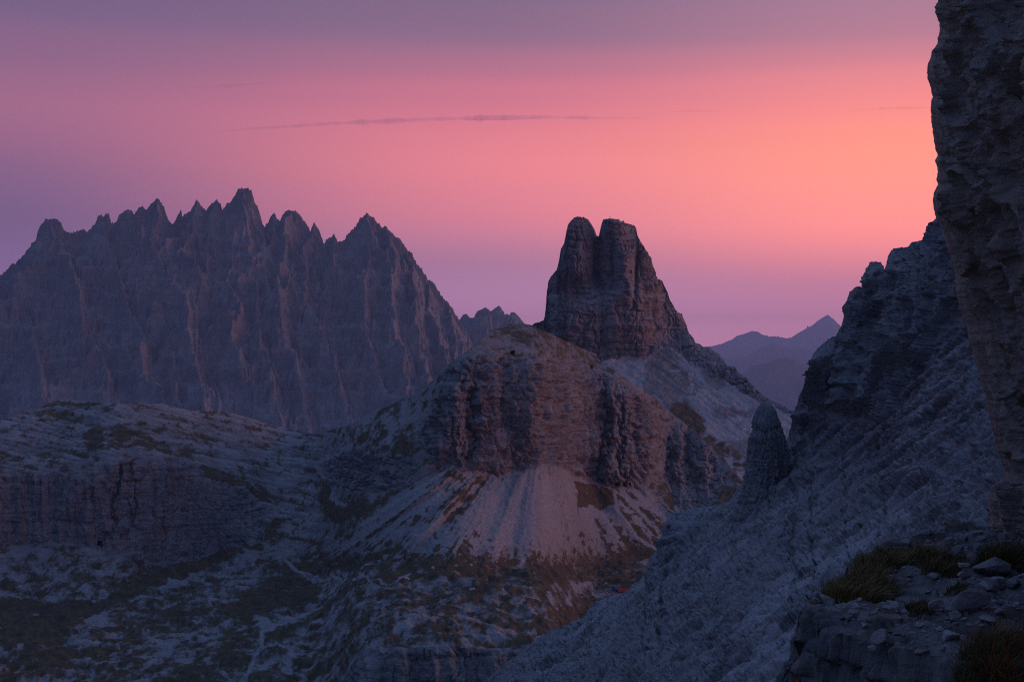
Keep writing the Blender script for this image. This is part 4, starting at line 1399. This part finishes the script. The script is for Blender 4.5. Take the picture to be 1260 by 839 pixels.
for wx in (-1.7, 1.7):
    bm = bmesh.new()
    box_bm(bm, (wx, -2.12, 1.6), (0.9, 0.08, 1.0))
    bm_obj('window', bm, HUT_DARK, hut)
p = nearest(BP, BPX, BPY, 757, 728)
bm = bmesh.new()
prof = [(-1.9, 0), (-1.5, 1.1), (-0.6, 2.0), (0.6, 2.0), (1.5, 1.1), (1.9, 0)]
rows = []
for yy, k in ((-2.2, .6), (-1.2, 1), (1.2, 1), (2.2, .6)):
    rows.append([bm.verts.new((a * k, yy, b * k)) for a, b in prof])
for a, b in zip(rows[:-1], rows[1:]):
    for i in range(5):
        bm.faces.new((a[i], a[i + 1], b[i + 1], b[i]))
bm.faces.new(rows[0][::-1])
bm.faces.new(rows[-1])
tt = bm_obj('tent', bm, TENT)
tt.location = (p[0], p[1], p[2])
tag(tt, 'tiny blue tent pitched left of the rust red hut', 'tent')

# ------------------------------------------------------------------ the long thin cloud streak
def cloud_material():
    m = bpy.data.materials.new('thin_cloud')
    m.use_nodes = True
    nt = m.node_tree
    nt.nodes.clear()
    out = nt.nodes.new('ShaderNodeOutputMaterial')
    v = nt.nodes.new('ShaderNodeVolumePrincipled')
    v.inputs['Color'].default_value = (0.80, 0.62, 0.78, 1)
    v.inputs['Density'].default_value = 0.00055
    nt.links.new(v.outputs[0], out.inputs['Volume'])
    m.cycles.homogeneous_volume = True
    return m


CLOUD = cloud_material()


def cloud(line, humps, least, seed, label):
    Yc = 60000.0
    xs = np.arange(line[0][0], line[-1][0], 3.0)
    py = np.interp(xs, [p[0] for p in line], [p[1] for p in line])
    thick = sum(a * np.exp(-((xs - c) / w) ** 2) for c, w, a in humps) + least
    thick = thick * np.clip(1 + 0.7 * fbm(xs / 26, seed, 0.2, 4, 0.6), 0.15, 2)
    thick *= np.minimum(1, np.minimum(xs - xs[0], xs[-1] - xs) / 40 + 0.05)
    py = py + 0.8 * fbm(xs / 60, 0.4, seed, 3)
    c = pt(xs, py, Yc)
    h = thick / F * Yc
    ang = np.linspace(0, 2 * np.pi, 17)
    X = c[:, None, 0] + 0 * ang
    Yv = c[:, None, 1] + 6 * h[:, None] * np.cos(ang)
    Z = c[:, None, 2] + h[:, None] * np.sin(ang) * np.where(np.sin(ang) < 0, 0.8, 1.0)
    tag(mesh_obj('cloud', np.stack([X, Yv, Z], -1), grid_faces(*X.shape), CLOUD), label, 'cloud', kind='structure')


cloud([(230, 166), (330, 157), (400, 153), (480, 149), (560, 146), (640, 144.5), (720, 145), (830, 147)], [(590, 70, 1.7), (455, 90, 1.3), (700, 80, 0.8), (340, 80, 0.6)], 0.5, 0.3, 'long thin violet cloud streak across the pink sky')
cloud([(470, 152), (560, 148), (660, 146), (760, 148)], [(610, 60, 0.9)], 0.25, 2.1, 'short wisp lying just under the long cloud streak')
cloud([(790, 139), (850, 137), (910, 138)], [(860, 30, 0.5)], 0.3, 4.7, 'faint short wisp right of the long cloud streak')
cloud([(180, 112), (280, 106), (400, 97)], [(290, 50, 0.9)], 0.3, 6.2, 'faint wisp high above the jagged massif')
cloud([(1000, 139), (1080, 134), (1200, 131)], [(1090, 60, 0.8)], 0.3, 8.4, 'faint wisp beside the near cliff')


# ------------------------------------------------------------------ the dusk air
hz = bpy.data.materials.new('dusk_haze')
hz.use_nodes = True
nt = hz.node_tree
nt.nodes.clear()
out = nt.nodes.new('ShaderNodeOutputMaterial')
v = nt.nodes.new('ShaderNodeVolumePrincipled')
v.inputs['Color'].default_value = (0.60, 0.75, 1.0, 1)
v.inputs['Density'].default_value = HAZE_D
v.inputs['Anisotropy'].default_value = 0.2
nt.links.new(v.outputs[0], out.inputs['Volume'])
try:
    hz.cycles.homogeneous_volume = True
except Exception:
    pass
bm = bmesh.new()
box_bm(bm, (0, (HAZE_FAR - 2500) / 2, (HAZE_TOP - 520) / 2), (44000, HAZE_FAR + 2500, HAZE_TOP + 520))
ho = bm_obj('haze', bm, hz)
tag(ho, 'thin blue violet dusk haze filling the valleys', 'haze', kind='stuff')
